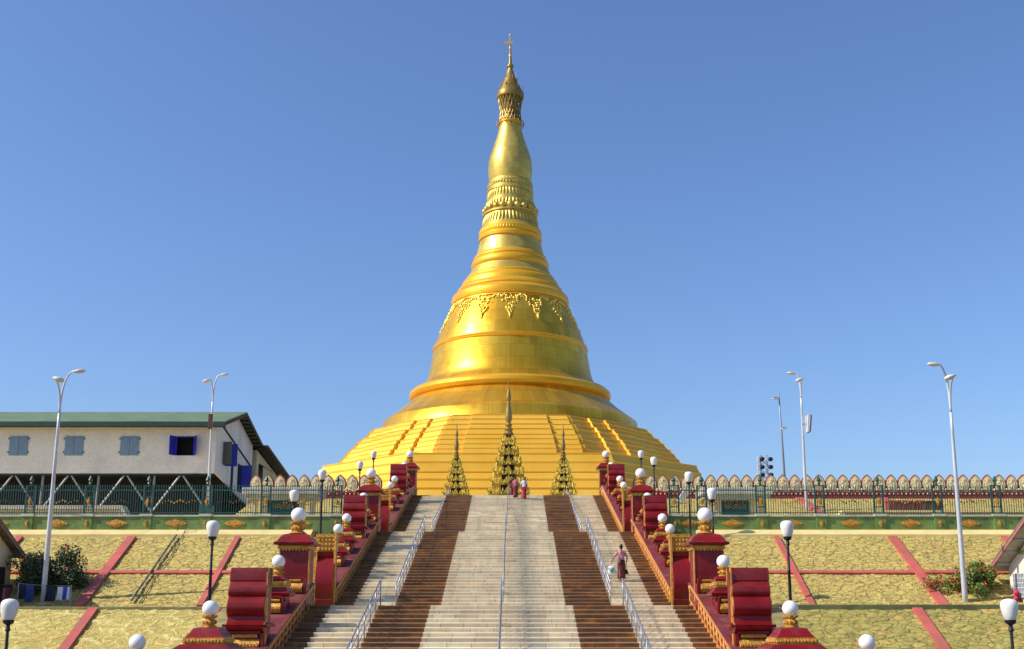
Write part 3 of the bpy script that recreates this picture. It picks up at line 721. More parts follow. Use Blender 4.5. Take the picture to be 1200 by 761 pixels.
for i in range(3):
    for sx in (-.42, .42):
        z = zt - .1 - i * .78
        m = MB(); m.box(sx - .26, sx + .02, -.12, .0, z - .70, z - .04, .03); fo = m.build('panel', 'white_pole', t)
        m = MB(); m.tube([(sx + .12, .05, z - .38), (sx + .16, -.25, z - .30), (sx + .17, -.42, z - .36)], [.10, .20, .23], 10); m.build('floodlight', 'navy_cloth', t, True)
# ------------------------------------------------------------------ fence on the terrace edge
YF = 59.9
def lozenge(m, cx, y, cz, hw, hh):
    for f, dp in ((1, .03), (.72, .06), (.42, .085)):
        n = 14; pts = []
        for k in range(n):
            a = 2 * PI * k / n; c_, s_ = math.cos(a), math.sin(a)
            lob = 1 - .10 * abs(math.sin(5 * a))
            pts.append((cx + hw * f * lob * math.copysign(abs(c_) ** 1.9, c_), cz + hh * f * lob * math.copysign(abs(s_) ** 1.25, s_)))
        m.prism(pts, y, y - dp, 'y')
XF = 8.75
def fence(s):
    zt_ = TER + .06
    t = thing('fence', f'green masonry and iron fence with ochre lozenges along the {side_name[s]} terrace edge', 'fence', (s * XF, YF, zt_))
    wb = .84; x_end = 33
    m = MB(); m.box(0, s * x_end, -.12, .14, -1.2, wb - .09); m.build('base_wall', 'green', t)
    m = MB(); m.box(0, s * x_end, -.18, .2, wb - .088, wb); m.build('coping', 'pale', t)
    first = x_at(1031 if s > 0 else 172, YF, 8.5); bay = 3.18
    xs = []; x = abs(first)
    while x > XF + .6: x -= bay
    xs.append(.35)
    x += bay
    if x - XF < 1.6: x += bay
    while x < XF + x_end: xs.append(x - XF); x += bay
    for i, x in enumerate(xs):
        bw = xs[i + 1] - x if i < len(xs) - 1 else 0
        if i < len(xs) - 1:
            m = MB(); lozenge(m, s * (x + bw / 2), -.122, wb * .46, .60, .235); m.build('lozenge', 'lozenge', t)
        cx = s * x
        m = MB(); m.box(cx - .28, cx + .28, -.19, .17, -.1, wb - .092); po = m.build('pilaster', 'green', t)
        m = MB(); m.box(cx - .34, cx + .34, -.24, .22, wb - .08, wb + .05); m.build('cap', 'pale', po)
        m = MB(); lozenge(m, cx, -.192, wb * .46, .12, .2); m.build('lozenge', 'lozenge', po)
        m = MB()
        for q in (-.24, .24): m.box(cx + q - .045, cx + q + .045, -.05, .05, wb + .05, wb + 1.62)
        for zz_ in (wb + .1, wb + .42, wb + .95, wb + 1.28, wb + 1.56): m.box(cx - .24, cx + .24, -.03, .03, zz_, zz_ + .05)
        for q in (-.12, 0, .12): m.box(cx + q - .015, cx + q + .015, -.015, .015, wb + .1, wb + 1.56)
        m.lathe([(.05, wb + 1.62), (.09, wb + 1.7), (.05, wb + 1.78), (.13, wb + 1.88), (.09, wb + 2.0), (.02, wb + 2.12)], cx, 0, 0, 8)
        po = m.build('iron_post', 'green_dark', t)
        m = MB(); lozenge(m, cx, -.055, wb + .72, .11, .24); m.build('ornament', 'lozenge', po)
        # railing panel of this bay
        if i < len(xs) - 1:
            m = MB(); x0, x1 = x + .29, x + bw - .29
            for zz_ in (wb + .1, wb + 1.32): m.box(s * x0, s * x1, -.025, .025, zz_, zz_ + .05)
            n = int((x1 - x0) / .125)
            for k in range(1, n):
                q = s * (x0 + (x1 - x0) * k / n); m.box(q - .014, q + .014, -.014, .014, wb + .0, wb + 1.50)
                m.lathe([(.014, wb + 1.5), (.035, wb + 1.54), (.002, wb + 1.66)], q, 0, 0, 4)
            pn = m.build('railing_panel', 'green_dark', t)
            m = MB(); xm = s * (x + bw / 2)
            for k in range(-6, 7):
                m.ball((xm + k * .16, -.03, wb + .72 + .07 * math.sin(k * 1.5)), .06 if abs(k) < 3 else .035, 6)
            m.build('scroll_ornament', 'brown_board' if i % 2 else 'lozenge', pn)
for s in (1, -1): fence(s)

# low walls on the terrace behind the fence
for s in (1, -1):
    t = thing('low_wall', f'low cream wall with pale top behind the {side_name[s]} fence', 'wall', (s * 17.8, 64.5, TER))
    zt_ = z_at(598.5 if s > 0 else 593.5, 64.5) - TER - .2
    m = MB(); m.prism([(s * 0.9, 0), (s * 30, 0), (s * 30, zt_), (s * 1.9, zt_)] if s > 0 else [(-3.8, 0), (-30, 0), (-30, zt_), (-4.6, zt_)], -.15, .5, 'y'); m.build('wall', 'wall_yellow', t)
    m = MB(); pr = [(s * .78, 0), (s * 1.85, zt_ + .02), (s * 30, zt_ + .02), (s * 30, zt_ + .2), (s * 1.7, zt_ + .2), (s * .35, 0)] if s > 0 else [(-3.7, 0), (-4.55, zt_ + .02), (-30, zt_ + .02), (-30, zt_ + .24), (-4.45, zt_ + .24), (-3.4, 0)]
    m.prism(pr, -.25, .6, 'y'); m.build('coping', 'yellow_strip' if s > 0 else 'pale', t)

# flat-roofed gate pavilions beside the upper landing
for s in (1, -1):
    Yg = 64.2
    x0 = abs(x_at(825 if s > 0 else 292, Yg, 10.5)); x1 = abs(x_at(898 if s > 0 else 372, Yg, 10.5)); x0, x1 = min(x0, x1), max(x0, x1)
    t = thing('gate_pavilion', f'flat pale roof slab on cream pillars over a teal gate on the {side_name[s]} terrace', 'gate', (s * x0, Yg, TER))
    zs = z_at(581, Yg) - TER; ww = x1 - x0
    m = MB(); m.box(s * -.25, s * (ww + .2), -.9, 1.6, zs, zs + .38, .03); m.box(s * -.1, s * (ww + .05), -.7, 1.5, zs - .2, zs - .003); m.build('roof_slab', 'pale', t)
    for x in (.25, ww * .22, ww * .76, ww - .3):
        m = MB(); m.sq([(.2, 0), (.2, .25), (.15, .3), (.15, zs - .4), (.2, zs - .35), (.2, zs - .202)], s * x, 0, 0); m.build('pillar', 'wall_yellow', t)
    m = MB(); m.box(s * ww * .27, s * ww * .71, -.04, .04, .1, zs - .32); gt = m.build('gate_leaf', 'teal', t)
    m = MB()
    for k in range(13): q = s * ww * (.275 + .43 * k / 12); m.box(q - .02, q + .02, -.09, -.05, .1, zs - .30)
    for z in (.12, zs - 1.0, zs - .34): m.box(s * ww * .27, s * ww * .71, -.10, -.04, z, z + .06)
    m.build('bars', 'green_dark', gt)
    m = MB()
    for k in range(-5, 6):
        for j in (-1, 1): m.ball((s * ww * .49 + k * .11, -.13, zs - .62 + j * .07 + .05 * math.sin(k * 2)), .055, 6)
    m.build('gilt_scroll', 'lozenge', gt)
    if s > 0:
        m = MB(); a_, b_ = at(806, 572, 66) - t.location, at(796, 589, 66) - t.location
        m.prism([(a_.x - .18, a_.z), (a_.x + .25, a_.z + .05), (b_.x + .2, b_.z - .1), (b_.x - .2, b_.z)], a_.y - .3, a_.y + .3, 'y'); m.build('sloping_stay', 'pale', t)

# ------------------------------------------------------------------ petal walls round the platform
def petal_wall(s, n, pitch, x0):
    zb = z_at(583.5, YW) ; zt_ = z_at(576.5, YW); ztop = z_at(557, YW)
    t = thing('petal_wall', f'red banded wall crowned with a row of cream lotus petals on the {side_name[s]} of the platform', 'wall', (s * x0, YW, zb))
    L = n * pitch; h0 = zt_ - zb; hp = ztop - zt_ + .06
    m = MB(); m.box(0, s * L, 0, 1.2, -3.4, h0 - .02); m.build('wall', 'band_red', t)
    m = MB(); m.box(0, s * L, -.12, .05, -.02, .10); m.box(0, s * L, -.16, .05, h0 - .10, h0); m.build('moulding', 'band_red', t)
    m = MB()
    for k in range(int(L / .3)): m.ball((s * (k + .5) * .3, -.15, h0 - .16), .06, 6)
    m.build('bead_row', 'petal', t)
    half = [(.0, .0), (.40, .0), (.40, .16), (.44, .30), (.47, .45), (.43, .62), (.33, .78), (.17, .91), (0, 1.0)]
    def outline(fx, fz, dz): return [(x * pitch * fx, dz + z * hp * fz) for x, z in half] + [(-x * pitch * fx, dz + z * hp * fz) for x, z in half[-2:0:-1]]
    e0 = MB(); e0.prism(outline(1.04, 1.0, 0), .0, .30, 'y'); e_me = e0.build('petal_border', 'petal_edge')
    p0 = MB(); p0.prism(outline(.90, .89, .03), -.05, .002, 'y')
    rnd = random.Random(3)
    for k in range(46):                         # raised foliage relief on the petal
        zc = rnd.uniform(.1, .8); xm = .32 * (1 - max(0, zc - .45) * 1.6); xx = rnd.uniform(-xm, xm)
        p0.ball((xx * pitch * .86, -.05, .03 + zc * hp * .86), rnd.uniform(.03, .065), 6)
    p_me = p0.build('petal', 'petal')
    b0 = MB(); b0.ball((0, -.05, .14), .10, 8); b_me = b0.build('ball', 'petal', None, True)
    for k in range(n):
        e = e_me if k == 0 else e_me.copy(); p = p_me if k == 0 else p_me.copy(); b = b_me if k == 0 else b_me.copy()
        for o_ in (e, p, b):
            if o_.name not in COL.objects: COL.objects.link(o_)
        p.parent = t; p.location = (s * (k + .5) * pitch, 0, h0); e.parent = p; b.parent = p; b.location = (s * pitch * .5, 0, 0)
pitch = x_at(905, YW, 13) - x_at(890.9, YW, 13)
petal_wall(1, 36, pitch, 8.9)
petal_wall(-1, int((abs(x_at(291, YW, 13)) - 8.9) / pitch), pitch, 8.9)

# rusty red tank cabins behind the fence, right
for i, (xa, xb, ya, yb, lb) in enumerate([(1041, 1069, 585.5, 598, 'rusty red sheet metal bin behind the right fence, larger left one'), (1073, 1081, 585.5, 597, 'narrow bright red panel between two rusty bins behind the fence'), (1083, 1103, 586, 598, 'dark rusty metal bin behind the right fence, nearest the tall lamp')]):
    a_ = at(xa, yb, 70.5); b_ = at(xb, ya, 70.5); ht = b_.z - 9.3
    t = thing('metal_bin', lb, 'bin', (a_.x, 70.3, 9.2 - .05)); w_ = b_.x - a_.x
    m = MB(); m.box(0, w_, 0, .9, .1, ht, .03); n_ = max(2, int(w_ / .3))
    for k in range(n_ + 1): q = w_ * k / n_; m.box(q - .03, q + .03, -.04, .0, .12, ht - .05)
    m.build('body', 'rust' if i != 2 else 'brown_board', t)
    m = MB(); m.box(-.05, w_ + .05, -.08, .95, ht + .002, ht + .07); m.build('lid', 'rust' if i != 2 else 'timber', t)
    for q in (.1, w_ - .1): m = MB(); m.box(q - .05, q + .05, .1, .8, -.35, .1); m.build('leg', 'timber', t)

# ------------------------------------------------------------------ pale stilted building, left
FR = at(251, 555, 86); Yb = FR.y; zfl = FR.z; xr_ = FR.x
zev = z_at(496, Yb); g0 = z_at(603, Yb)
t = thing('stilted_building', 'long pale building on braced stilts with green roof and blue shutters', 'building', (xr_, Yb, g0))
O = t.location.copy()
LX = -27.0; DY = 12.2
m = MB(); zl = zfl - g0; ze = zev - g0; rdY = DY / 2; zr = z_at(483, Yb + DY / 2) - g0 - .25
# front wall with an opening for the open window
wins = [(x_at(c, Yb, z_at(522, Yb)) - xr_) for c in (217, 152, 87, 22, -43)]
ww, wh = .72, .0; zw0, zw1 = z_at(534, Yb) - g0, z_at(511.5, Yb) - g0
wx = wins[0]
m.box(LX, wx - ww, 0, .15, zl, ze); m.box(wx + ww, 0, 0, .15, zl, ze); m.box(wx - ww, wx + ww, 0, .15, zl, zw0); m.box(wx - ww, wx + ww, 0, .15, zw1, ze)
m.build('front_wall', 'wall_white', t)
m = MB(); m.box(LX, -.16, .16, DY - .21, zl + .02, zl + .119); m.build('floor_slab', 'dark', t)
m = MB(); m.prism([(.151, zl + .12), (DY, zl - 1.6), (DY, ze), (rdY, zr), (.151, ze)], -.15, 0); m.build('side_wall', 'wall_white', t)
m = MB(); m.box(LX, -.2, DY - .2, DY, .2, ze); m.box(LX, -.2, 3.2, 3.4, .0, zl - .01); m.box(wx - 1, wx + 1, .9, 1.0, zl + .13, ze - .1); m.build('dark_interior', 'dark', t)  # near-black backdrops painted in for the shade below the floor and indoors
ov = .85; oy = 1.0
def roof_plane(ya, za, yb_, zb_, th): 
    return [(ya, za), (yb_, zb_), (yb_, zb_ + th), (ya, za + th)]
sl_ = (zr - ze) / rdY
m = MB(); m.prism([(-oy, ze - oy * sl_ + .16), (rdY, zr + .16), (DY + .6, ze - .6 * sl_ + .16), (DY + .6, ze - .6 * sl_ + .24), (rdY, zr + .25), (-oy, ze - oy * sl_ + .25)], LX, ov); rf = m.build('roof', 'roof_green', t)
m = MB(); m.box(LX, ov + .02, -oy - .06, -oy - .003, ze - oy * sl_ - .12, ze - oy * sl_ + .22); m.build('fascia', 'fascia', rf)
m = MB()
for (a, za, b, zb) in ((-oy, ze - oy * sl_, rdY, zr), (rdY, zr, DY + .6, ze - .6 * sl_)):
    m.prism([(a, za - .12), (b, zb - .12), (b, zb + .14), (a, za + .14)], ov - .06, ov + .003)
m.build('bargeboard', 'timber', rf)
m = MB(); m.box(LX, ov - .08, -oy, .0, ze - oy * sl_ - .06, ze - oy * sl_ + .0); m.build('soffit', 'timber', rf)
m = MB()
for k in range(9):
    y = rdY + .5 + k * .75
    zc = zr - (y - rdY) * sl_
    if y < DY + .5: m.box(.0, ov - .07, y - .05, y + .05, zc - .02, zc + .12)
m.build('rafters', 'timber', rf)
m = MB(); m.bar((.06, .6, ze + .25), (.06, DY - 1, zl + 2.1), .12); m.build('wall_pole', 'timber', t)
for i, x in enumerate(wins):
    if i == 0:
        for sx in (-1, 1):
            m = MB(); 
            m.prism([(x + sx * ww, -.03), (x + sx * (ww + .30), -.62), (x + sx * (ww + .34), -.60), (x + sx * (ww + .04), -.01)], zw0, zw1, 'z'); m.build('shutter', 'shutter_blue', t)
        m = MB()
        for sx in (-1, 1): m.box(x + sx * ww, x + sx * (ww - .07), -.02, .1, zw0, zw1)
        m.box(x - ww, x + ww, -.02, .1, zw1 - .07, zw1 + .003); m.build('window_frame', 'shutter_blue', t)
    else:
        for sx in (-1, 1):
            m = MB(); m.box(x + sx * .012, x + sx * ww, -.06, -.003, zw0, zw1, .01)
            for z in (.15, .5, .85): m.box(x + sx * .05, x + sx * (ww - .05), -.075, -.055, zw0 + (zw1 - zw0) * z - .03, zw0 + (zw1 - zw0) * z + .03)
            so_ = m.build('shutter', 'shutter', t)
            m = MB()
            for z in (zw0 + .2, zw1 - .25): m.box(x + sx * ww, x + sx * (ww + .1), -.07, -.02, z, z + .1)
            m.build('hinge', 'timber', so_)
# side windows with opened shutters, dark door strip
for (ya, yb_, za, zb, mt) in ((2.3, 3.3, zw0 - .4, zw1 - .1, 'shutter_grey'), (7.2, 8.4, zw0 - 2.0, zw1 - 1.2, None)):
    m = MB(); m.box(.002, .03, ya, yb_, za, zb); wo = m.build('window', 'dark', t)
    if mt: m = MB(); m.prism([(.02, ya), (.75, ya - .25), (.75, ya - .2), (.02, ya + .05)], za, zb, 'z'); m.build('shutter', mt, wo)
    m = MB(); m.prism([(.02, yb_), (.85, yb_ + .2), (.85, yb_ + .26), (.02, yb_ + .06)], za, zb, 'z'); m.build('shutter', 'shutter_blue', wo)
m = MB(); m.box(.002, .03, 5.0, 5.7, zl - 1.2, zw0 + .6); m.build('doorway', 'dark', t)
# stilts and V braces
x = wins[0] + 2.2
xs_ = [wx - 2.2 - 4.33 * k for k in range(6)]
m = MB(); m.box(LX, 0, -.02, .16, zl - .14, zl - .003); m.build('sill_beam', 'dark', t)
for xc in xs_:
    pass
for k in range(7):
    xa_ = x_at(47.5 + 65.5 * (3 - k) + 65.5, Yb, zfl) - xr_
    if xa_ < -.5 and xa_ > LX: m = MB(); m.bar((xa_, .35, 0), (xa_ + .08, .35, zl - .14), .16); m.build('stilt', 'strut', t)
    top_ = xa_ - x_at(65.5, Yb, zfl) + x_at(34, Yb, zfl)
    for dx in (-1, 1):
        if LX < top_ < -.3:
            m = MB(); m.bar((top_ + dx * .12, .1, zl - .15), (min(-.1, top_ + dx * 2.05), .1, .25 + zl * .02), .13); m.build('brace', 'strut', t)

# lower annex with lean-to roof behind the building
A_ = at(300, 527, 99); B_ = at(329, 560, 107)
t = thing('annex_building', 'lower cream annex with dark sloping roof behind the pale building', 'building', (xr_, Yb + DY + .3, g0))
ya, yb_ = .1, 11.5; za = A_.z - g0 + .2; zb = B_.z - g0 + .1
m = MB(); m.prism([(ya, 0), (yb_, 0), (yb_, zb - .25), (ya, za - .25)], -9, .3); m.build('wall', 'wall_yellow', t)
m = MB(); m.prism([(ya - .1, za - .05), (yb_ + 1, zb - .35), (yb_ + 1, zb - .22), (ya - .1, za + .1)], -9.2, 1.25); m.build('roof', 'timber', t)
m = MB(); m.prism([(ya - .1, za + .11), (yb_ + 1, zb - .21), (yb_ + 1, zb - .12), (ya - .1, za + .2)], -9.2, 1.3); m.build('roof_sheet', 'roof_grey', t)
m = MB(); m.box(.302, .34, 1.0, 2.6, za - 3.2, za - 1.4); wo = m.build('window', 'dark', t)
m = MB(); m.prism([(.35, za - 1.4), (1.3, za - 2.0), (1.3, za - 1.95), (.35, za - 1.33)], 1.0, 2.6, 'y'); m.build('awning', 'brown_board', wo)
m = MB(); m.box(.302, .34, 4.5, 6, za - 5, za - 3.2); m.build('window', 'dark', t)

# ------------------------------------------------------------------ corner houses on the ledge
def corner_house(s, label, E, Rg, xw, wallm, soffit, barge):
    """gable end faces the stairs; E: far eave end of the verge, Rg: point on the verge nearer the camera, xw: gable wall"""
    base = 3.97; xv = E.x; t = thing('small_house', label, 'house', (xv, E.y, base)); O = t.location
    slope = (Rg.z - E.z) / (E.y - Rg.y); ez = E.z - base; run = (E.y - Rg.y) + .25; rz_ = ez + slope * run; fr = .3; yf = 51.45 - E.y; fy = -run - fr; fz = rz_ - slope * fr; W_ = 9 * s; wx = (xw - xv)
    ye = -.55; zw = ez + slope * .55 - .16
    m = MB(); m.prism([(ye, -.05), (yf, -.05), (yf, ez - slope * yf - .16), (ye, zw)], wx, W_); m.build('wall', wallm, t)
    m = MB(); m.prism([(0, ez - .1), (-run, rz_ - .1), (fy, fz - .1), (fy, fz), (-run, rz_), (0, ez)], 0, W_); ro = m.build('roof', soffit, t)
    m = MB(); m.prism([(.05, ez + .003), (-run, rz_ + .004), (fy - .05, fz + .003), (fy - .05, fz + .08), (-run, rz_ + .085), (.05, ez + .08)], -s * .06, W_); m.build('roof_tiles', 'roof_grey', ro)
    m = MB(); m.prism([(.05, ez - .16), (-run, rz_ - .16), (fy - .05, fz - .16), (fy - .05, fz - .003), (-run, rz_ - .002), (.05, ez - .003)], -s * .05, -s * .002); m.build('bargeboard', barge, ro)
    m = MB()
    for k in range(5): y = -.7 - k * 1.0; z = ez + slope * -y - .1; m.box(s * .05, wx, y - .05, y + .05, z - .11, z - .003)
    m.build('purlins', soffit, ro)
    return t
def gable_pt(xw, px):                                  # depth at which a vertical plane x = xw shows at column px
    return FPX * (xw - CAMX) / (px - PX0)
E = at(28.5, 652, 53.5); d2 = FPX * (E.x - CAMX) / (0 - PX0); Rg = at(0, 611, d2); xw = at(13.5, 690, 52.9).x
t = corner_house(-1, 'small yellow house with brown sloping eave cut by the left edge', E, Rg, xw, 'wall_yellow', 'soffit_brown', 'roof_grey')
O = t.location
a_ = at(-8, 694, gable_pt(xw, -8)) - O; b_ = at(5.5, 665, gable_pt(xw, 5.5)) - O
m = MB(); m.box(xw - O.x + .003, xw - O.x + .05, a_.y, b_.y, a_.z, b_.z); wo = m.build('window', 'dark', t)
a_ = at(0, 706, 51.2) - O; b_ = at(14, 686, 52.6) - O
m = MB(); xr2 = b_.x
for k in range(10): q = a_.y + (b_.y - a_.y) * k / 9; m.bar((xr2, q, a_.z - .1), (xr2, q, b_.z), .035)
for z in (a_.z, b_.z): m.bar((xr2, a_.y, z), (xr2, b_.y, z), .05)
m.build('balcony_rail', 'black', t)
m = MB(); m.box(xw - O.x, xr2 + .1, a_.y - .3, b_.y + .1, a_.z - .25, a_.z - .1); m.build('balcony_floor', 'wall_yellow', t)
P_ = at(6, 705, 51.8); m = MB(); m.box(-.05, .06, -.35, .35, 0, .62, .03)
tag(m.build('hanging_cloth', 'rose_cloth', None, loc=(O.x + xr2 + .08, P_.y, P_.z)), 'dusty rose cloth hung on the balcony rail of the left corner house', 'cloth')
E = at(1160, 667, 53.5); d2 = FPX * (E.x - CAMX) / (1200 - PX0); Rg = at(1200, 609, d2); xw = at(1183, 690, 52.9).x
t = corner_house(1, 'small white house with pale sloping eave and barred vent at the right edge', E, Rg, xw, 'wall_white', 'soffit_white', 'rose_cloth')
O = t.location; wx = xw - O.x
a_ = at(1204, 700, gable_pt(xw, 1204)) - O; b_ = at(1189, 673, gable_pt(xw, 1189)) - O
m = MB(); m.box(wx - .05, wx - .003, a_.y, b_.y, a_.z, b_.z); wo = m.build('barred_vent', 'dark', t)
m = MB()
for k in range(8): q = a_.y + (b_.y - a_.y) * k / 7; m.bar((wx - .08, q, a_.z), (wx - .08, q, b_.z), .045)
for k in range(6): q = a_.z + (b_.z - a_.z) * k / 5; m.bar((wx - .08, a_.y, q), (wx - .08, b_.y, q), .045)
m.build('grille', 'white_pole', wo)
a_ = at(1212, 658, gable_pt(xw, 1212)) - O; b_ = at(1195, 648, gable_pt(xw, 1195)) - O
m = MB(); m.box(wx - .12, wx - .003, a_.y, b_.y, b_.z - .05, b_.z + .08); m.build('green_trim', 'green', t)
P_ = at(1192, 711, gable_pt(xw - .25, 1192)); m = MB()
for k in range(8):
    a = random.Random(k).uniform; m.ball((a(-.1, .1), a(-.16, .16), .10 + .075 * k), .12 + .04 * math.sin(k), 8)
tag(m.build('cloth_bundle', 'cloth_pink', None, True, tuple(P_)), 'bright pink-red cloth bundle hanging beside the barred vent of the white house', 'cloth')

# ------------------------------------------------------------------ flowering shrubs
def shrub(label, px, py, d, w_, h_, leafm, flm, nl, nf, seed, dense=1.0):
    B_ = at(px, py, d); t = thing('flowering_shrub', label, 'shrub', B_); rnd = random.Random(seed)
    clumps = []
    st = MB()
    for k in range(20):
        a = rnd.uniform(0, 2 * PI); rr = (rnd.random() ** .6) * w_ * .46; c = Vector((rr * math.cos(a), rr * .6 * math.sin(a), h_ * rnd.uniform(.34, .86) * (1 - .35 * (rr / (w_ * .5)) ** 2)))
        clumps.append((c, rnd.uniform(.26, .46) * w_ / 3))
        mid = Vector((c.x * .35, c.y * .35, c.z * .55)); st.tube([(rnd.uniform(-.12, .12), rnd.uniform(-.1, .1), 0), mid, c], [.045, .03, .012], 5)
    st.build('stems', 'stem', t, True)
    lf = MB()
    def leaf(m, p, L, wd):
        n = Vector((rnd.gauss(0, 1), rnd.gauss(0, 1) - .4, rnd.gauss(0, 1) + .7)).normalized(); u = n.cross(Vector((rnd.gauss(0, 1), rnd.gauss(0, 1), rnd.gauss(0, 1)))).normalized(); v = n.cross(u)
        m.face([tuple(p - u * L / 2), tuple(p + v * wd / 2), tuple(p + u * L / 2 - n * L * .15), tuple(p - v * wd / 2)])
    for k in range(nl):
        c, r = rnd.choice(clumps); q = Vector((rnd.gauss(0, 1), rnd.gauss(0, 1), rnd.gauss(0, 1))).normalized() * r * (rnd.random() ** .4) * 1.15
        leaf(lf, c + Vector((q.x * 1.2, q.y, q.z)), rnd.uniform(.11, .2), rnd.uniform(.05, .09))
    lf.build('foliage', leafm, t)
    fl = MB()
    for k in range(nf):
        c, r = rnd.choice(clumps); q = Vector((rnd.gauss(0, 1), -abs(rnd.gauss(0, 1)), rnd.gauss(0, .8) + .5)).normalized() * r * 1.2
        for j in range(rnd.randint(4, 9)): leaf(fl, c + q + Vector((rnd.gauss(0, .05), rnd.gauss(0, .05), rnd.gauss(0, .05))), .11, .09)
    fl.build('flowers', flm, t)
shrub('dark green shrub with red flowers beside the left corner house', 51, 706, 52.6, 3.5, 3.1, 'leaf_l', 'flower', 7500, 26, 5)
shrub('bright green shrub covered in orange flowers at the right tall lamp', 1151, 715, 52.5, 2.6, 2.7, 'leaf_r', 'flower_orange', 5200, 60, 9)
shrub('low sparse shrub full of orange flowers left of the right tall lamp', 1113, 715, 52.4, 2.6, 2.3, 'leaf_r', 'flower_orange', 1100, 80, 12)

# washing in front of the left shrub
a_ = at(22, 684, 51.2); b_ = at(84, 687, 51.2); ln = thing('clothes_line', 'low clothes line on two thin posts in front of the left shrub', 'clothes line', (a_.x, a_.y, 3.98))
m = MB(); m.tube([(0, 0, a_.z - 3.98), ((b_.x - a_.x) / 2, 0, a_.z - 4.08), (b_.x - a_.x, 0, b_.z - 3.98)], .012, 5); m.build('line', 'strut', ln)
for q, z in ((0, a_.z), (b_.x - a_.x, b_.z)): m = MB(); m.bar((q, 0, 0), (q, 0, z - 3.98 + .05), .05); m.build('post', 'strut', ln)
def cloth(label, xa, xb, ya, yb, mat, d=51.15):
    A = at(xa, ya, d); B = at(xb, yb, d); m = MB(); W_ = B.x - A.x; H = A.z - B.z; n = 10
    rows = [[(W_ * i / n, .05 * math.sin(i * 1.7 + r_) * (.3 + r_ / 4), -H * r_ / 5) for i in range(n + 1)] for r_ in range(6)]
    m.rings(rows, closed=False, cap=False); m.rings([[(x, y + .05, z) for x, y, z in r_] for r_ in rows[:4]], closed=False, cap=False)
    tag(m.build('hanging_cloth', mat, None, True, tuple(A)), label, 'cloth')
cloth('navy cloth hanging leftmost on the clothes line', 23, 30, 685.5, 702, 'navy_cloth')
cloth('blue patterned cloth hanging second on the clothes line', 30.5, 40, 685.5, 706, 'blue_cloth')
cloth('dark cloth hanging just right of the tall lamp column', 54, 65, 686, 705, 'navy_cloth')
cloth('white towel with blue stripe at the right end of the clothes line', 67.5, 82, 688, 703, 'towel')

# drain pipe lying down the left slope
t = thing('drain_pipe', 'grey drain pipe and thin black hose lying down the left stone slope', 'pipe', at(155, 708, 51.4)); O = t.location
def on_slope(px, py, lift=.1):
    lo_, hi_ = 50., 62.
    for _ in range(40):
        mid = (lo_ + hi_) / 2; p = at(px, py, mid); zs = LE[1] + (p.y - LE[0]) * (SL2[1] - LE[1]) / (SL2[0] - LE[0])
        if p.z < zs: lo_ = lo_; hi_ = mid
        else: lo_ = mid
        if abs(p.z - zs) < .005: break
    return p + Vector((0, -lift * .5, lift))
def slope_pt(px, py, lift):
    best = None
    for i in range(400):
        Y = 51.9 + 7.3 * i / 399; z = LE[1] + (Y - LE[0]) * (SL2[1] - LE[1]) / (SL2[0] - LE[0])
        dd = depth(Y, z); u = -Y * ST + (z - EYE) * CT; e = abs(PY0 - FPX * u / dd - py)
        if best is None or e < best[0]: best = (e, Y, z, dd)
    _, Y, z, dd = best
    return Vector(((px - PX0) * dd / FPX + CAMX, Y - lift * .5, z + lift))
m = MB(); pts = [slope_pt(154 + (207 - 154) * k / 8, 707 - (707 - 630) * k / 8, .13) for k in range(9)]
m.tube([tuple(p - O) for p in pts], .05, 8); m.build('pipe', 'pipe', t, True)
m = MB(); pts = [slope_pt(163 + (216 - 163) * k / 9 + 1.2 * math.sin(k * 1.3), 708 - (708 - 628) * k / 9, .06) for k in range(10)]
e = pts[-1]; pts += [e + Vector((.15, .1, .55)), e + Vector((-.05, .3, .85)), e + Vector((-.35, .25, .7)), slope_pt(208.5, 629, .3)]
m.tube([tuple(p - O) for p in pts], .02, 6); m.build('hose', 'cable', t, True)
# ------------------------------------------------------------------ golden pagoda
YP, XP = 195.0, -0.2
pag = thing('pagoda', 'huge golden bell-shaped pagoda on stepped terraces rising to a slender spire', 'pagoda', (XP, YP, Z3))
def solve(py, hw, yoff=None):
    Rr = 10.0
    for _ in range(12):
        Y = YP - (Rr * Rr / YP if yoff is None else yoff * Rr); z = z_at(py, Y); d = depth(Y, z)
        X = hw * d / FPX; Rr = X / math.sqrt(max(.05, 1 - (Rr / YP) ** 2)) if yoff is None else X
    return Rr, z - Z3
def prof(pts): return [solve(*p) for p in pts]
NSEG = 128
def ring_part(name, pts, mat, autos=28, seg=NSEG):
    m = MB(); m.lathe(prof(pts), 0, 0, 0, seg); return m.build(name, mat, pag, True, None, autos)
# cone skirt + bell + mouldings, (image row, half width in px)
ring_part('bell_rim', [(471, 113), (468.5, 117), (465.5, 118.2), (462, 117.5), (459.5, 114.5), (458.5, 109)], 'gold_ring')
ring_part('bell', [(459, 108.5), (456, 104), (451, 99.2), (445, 96.3), (437, 94.3), (428, 92.6), (420, 91.2), (413, 90.2)], 'gold')
ring_part('bell_band', [(413.2, 90.0), (412.4, 91), (411.2, 91.1), (410.6, 90.1), (409.8, 90.6), (408.7, 90.6), (408.2, 89)], 'gold_ring')
ring_part('bell_upper', [(408.5, 88.8), (400, 85.8), (390, 81.8), (380, 77), (371, 72.4), (364, 68.6), (359, 66)], 'gold')
ring_part('shoulder_ring', [(361, 66), (359, 68.5), (355, 69), (351, 68), (348, 65), (346.5, 62), (345, 62.5), (342, 61), (339.5, 57.5), (336.5, 57), (333.5, 55.5), (331.5, 53.8), (330.5, 51.8), (328, 51.5), (326.5, 50)], 'gold_ring')
ring_part('neck_lower', [(327, 49.7), (322, 47), (317.5, 44.5)], 'gold_pale')
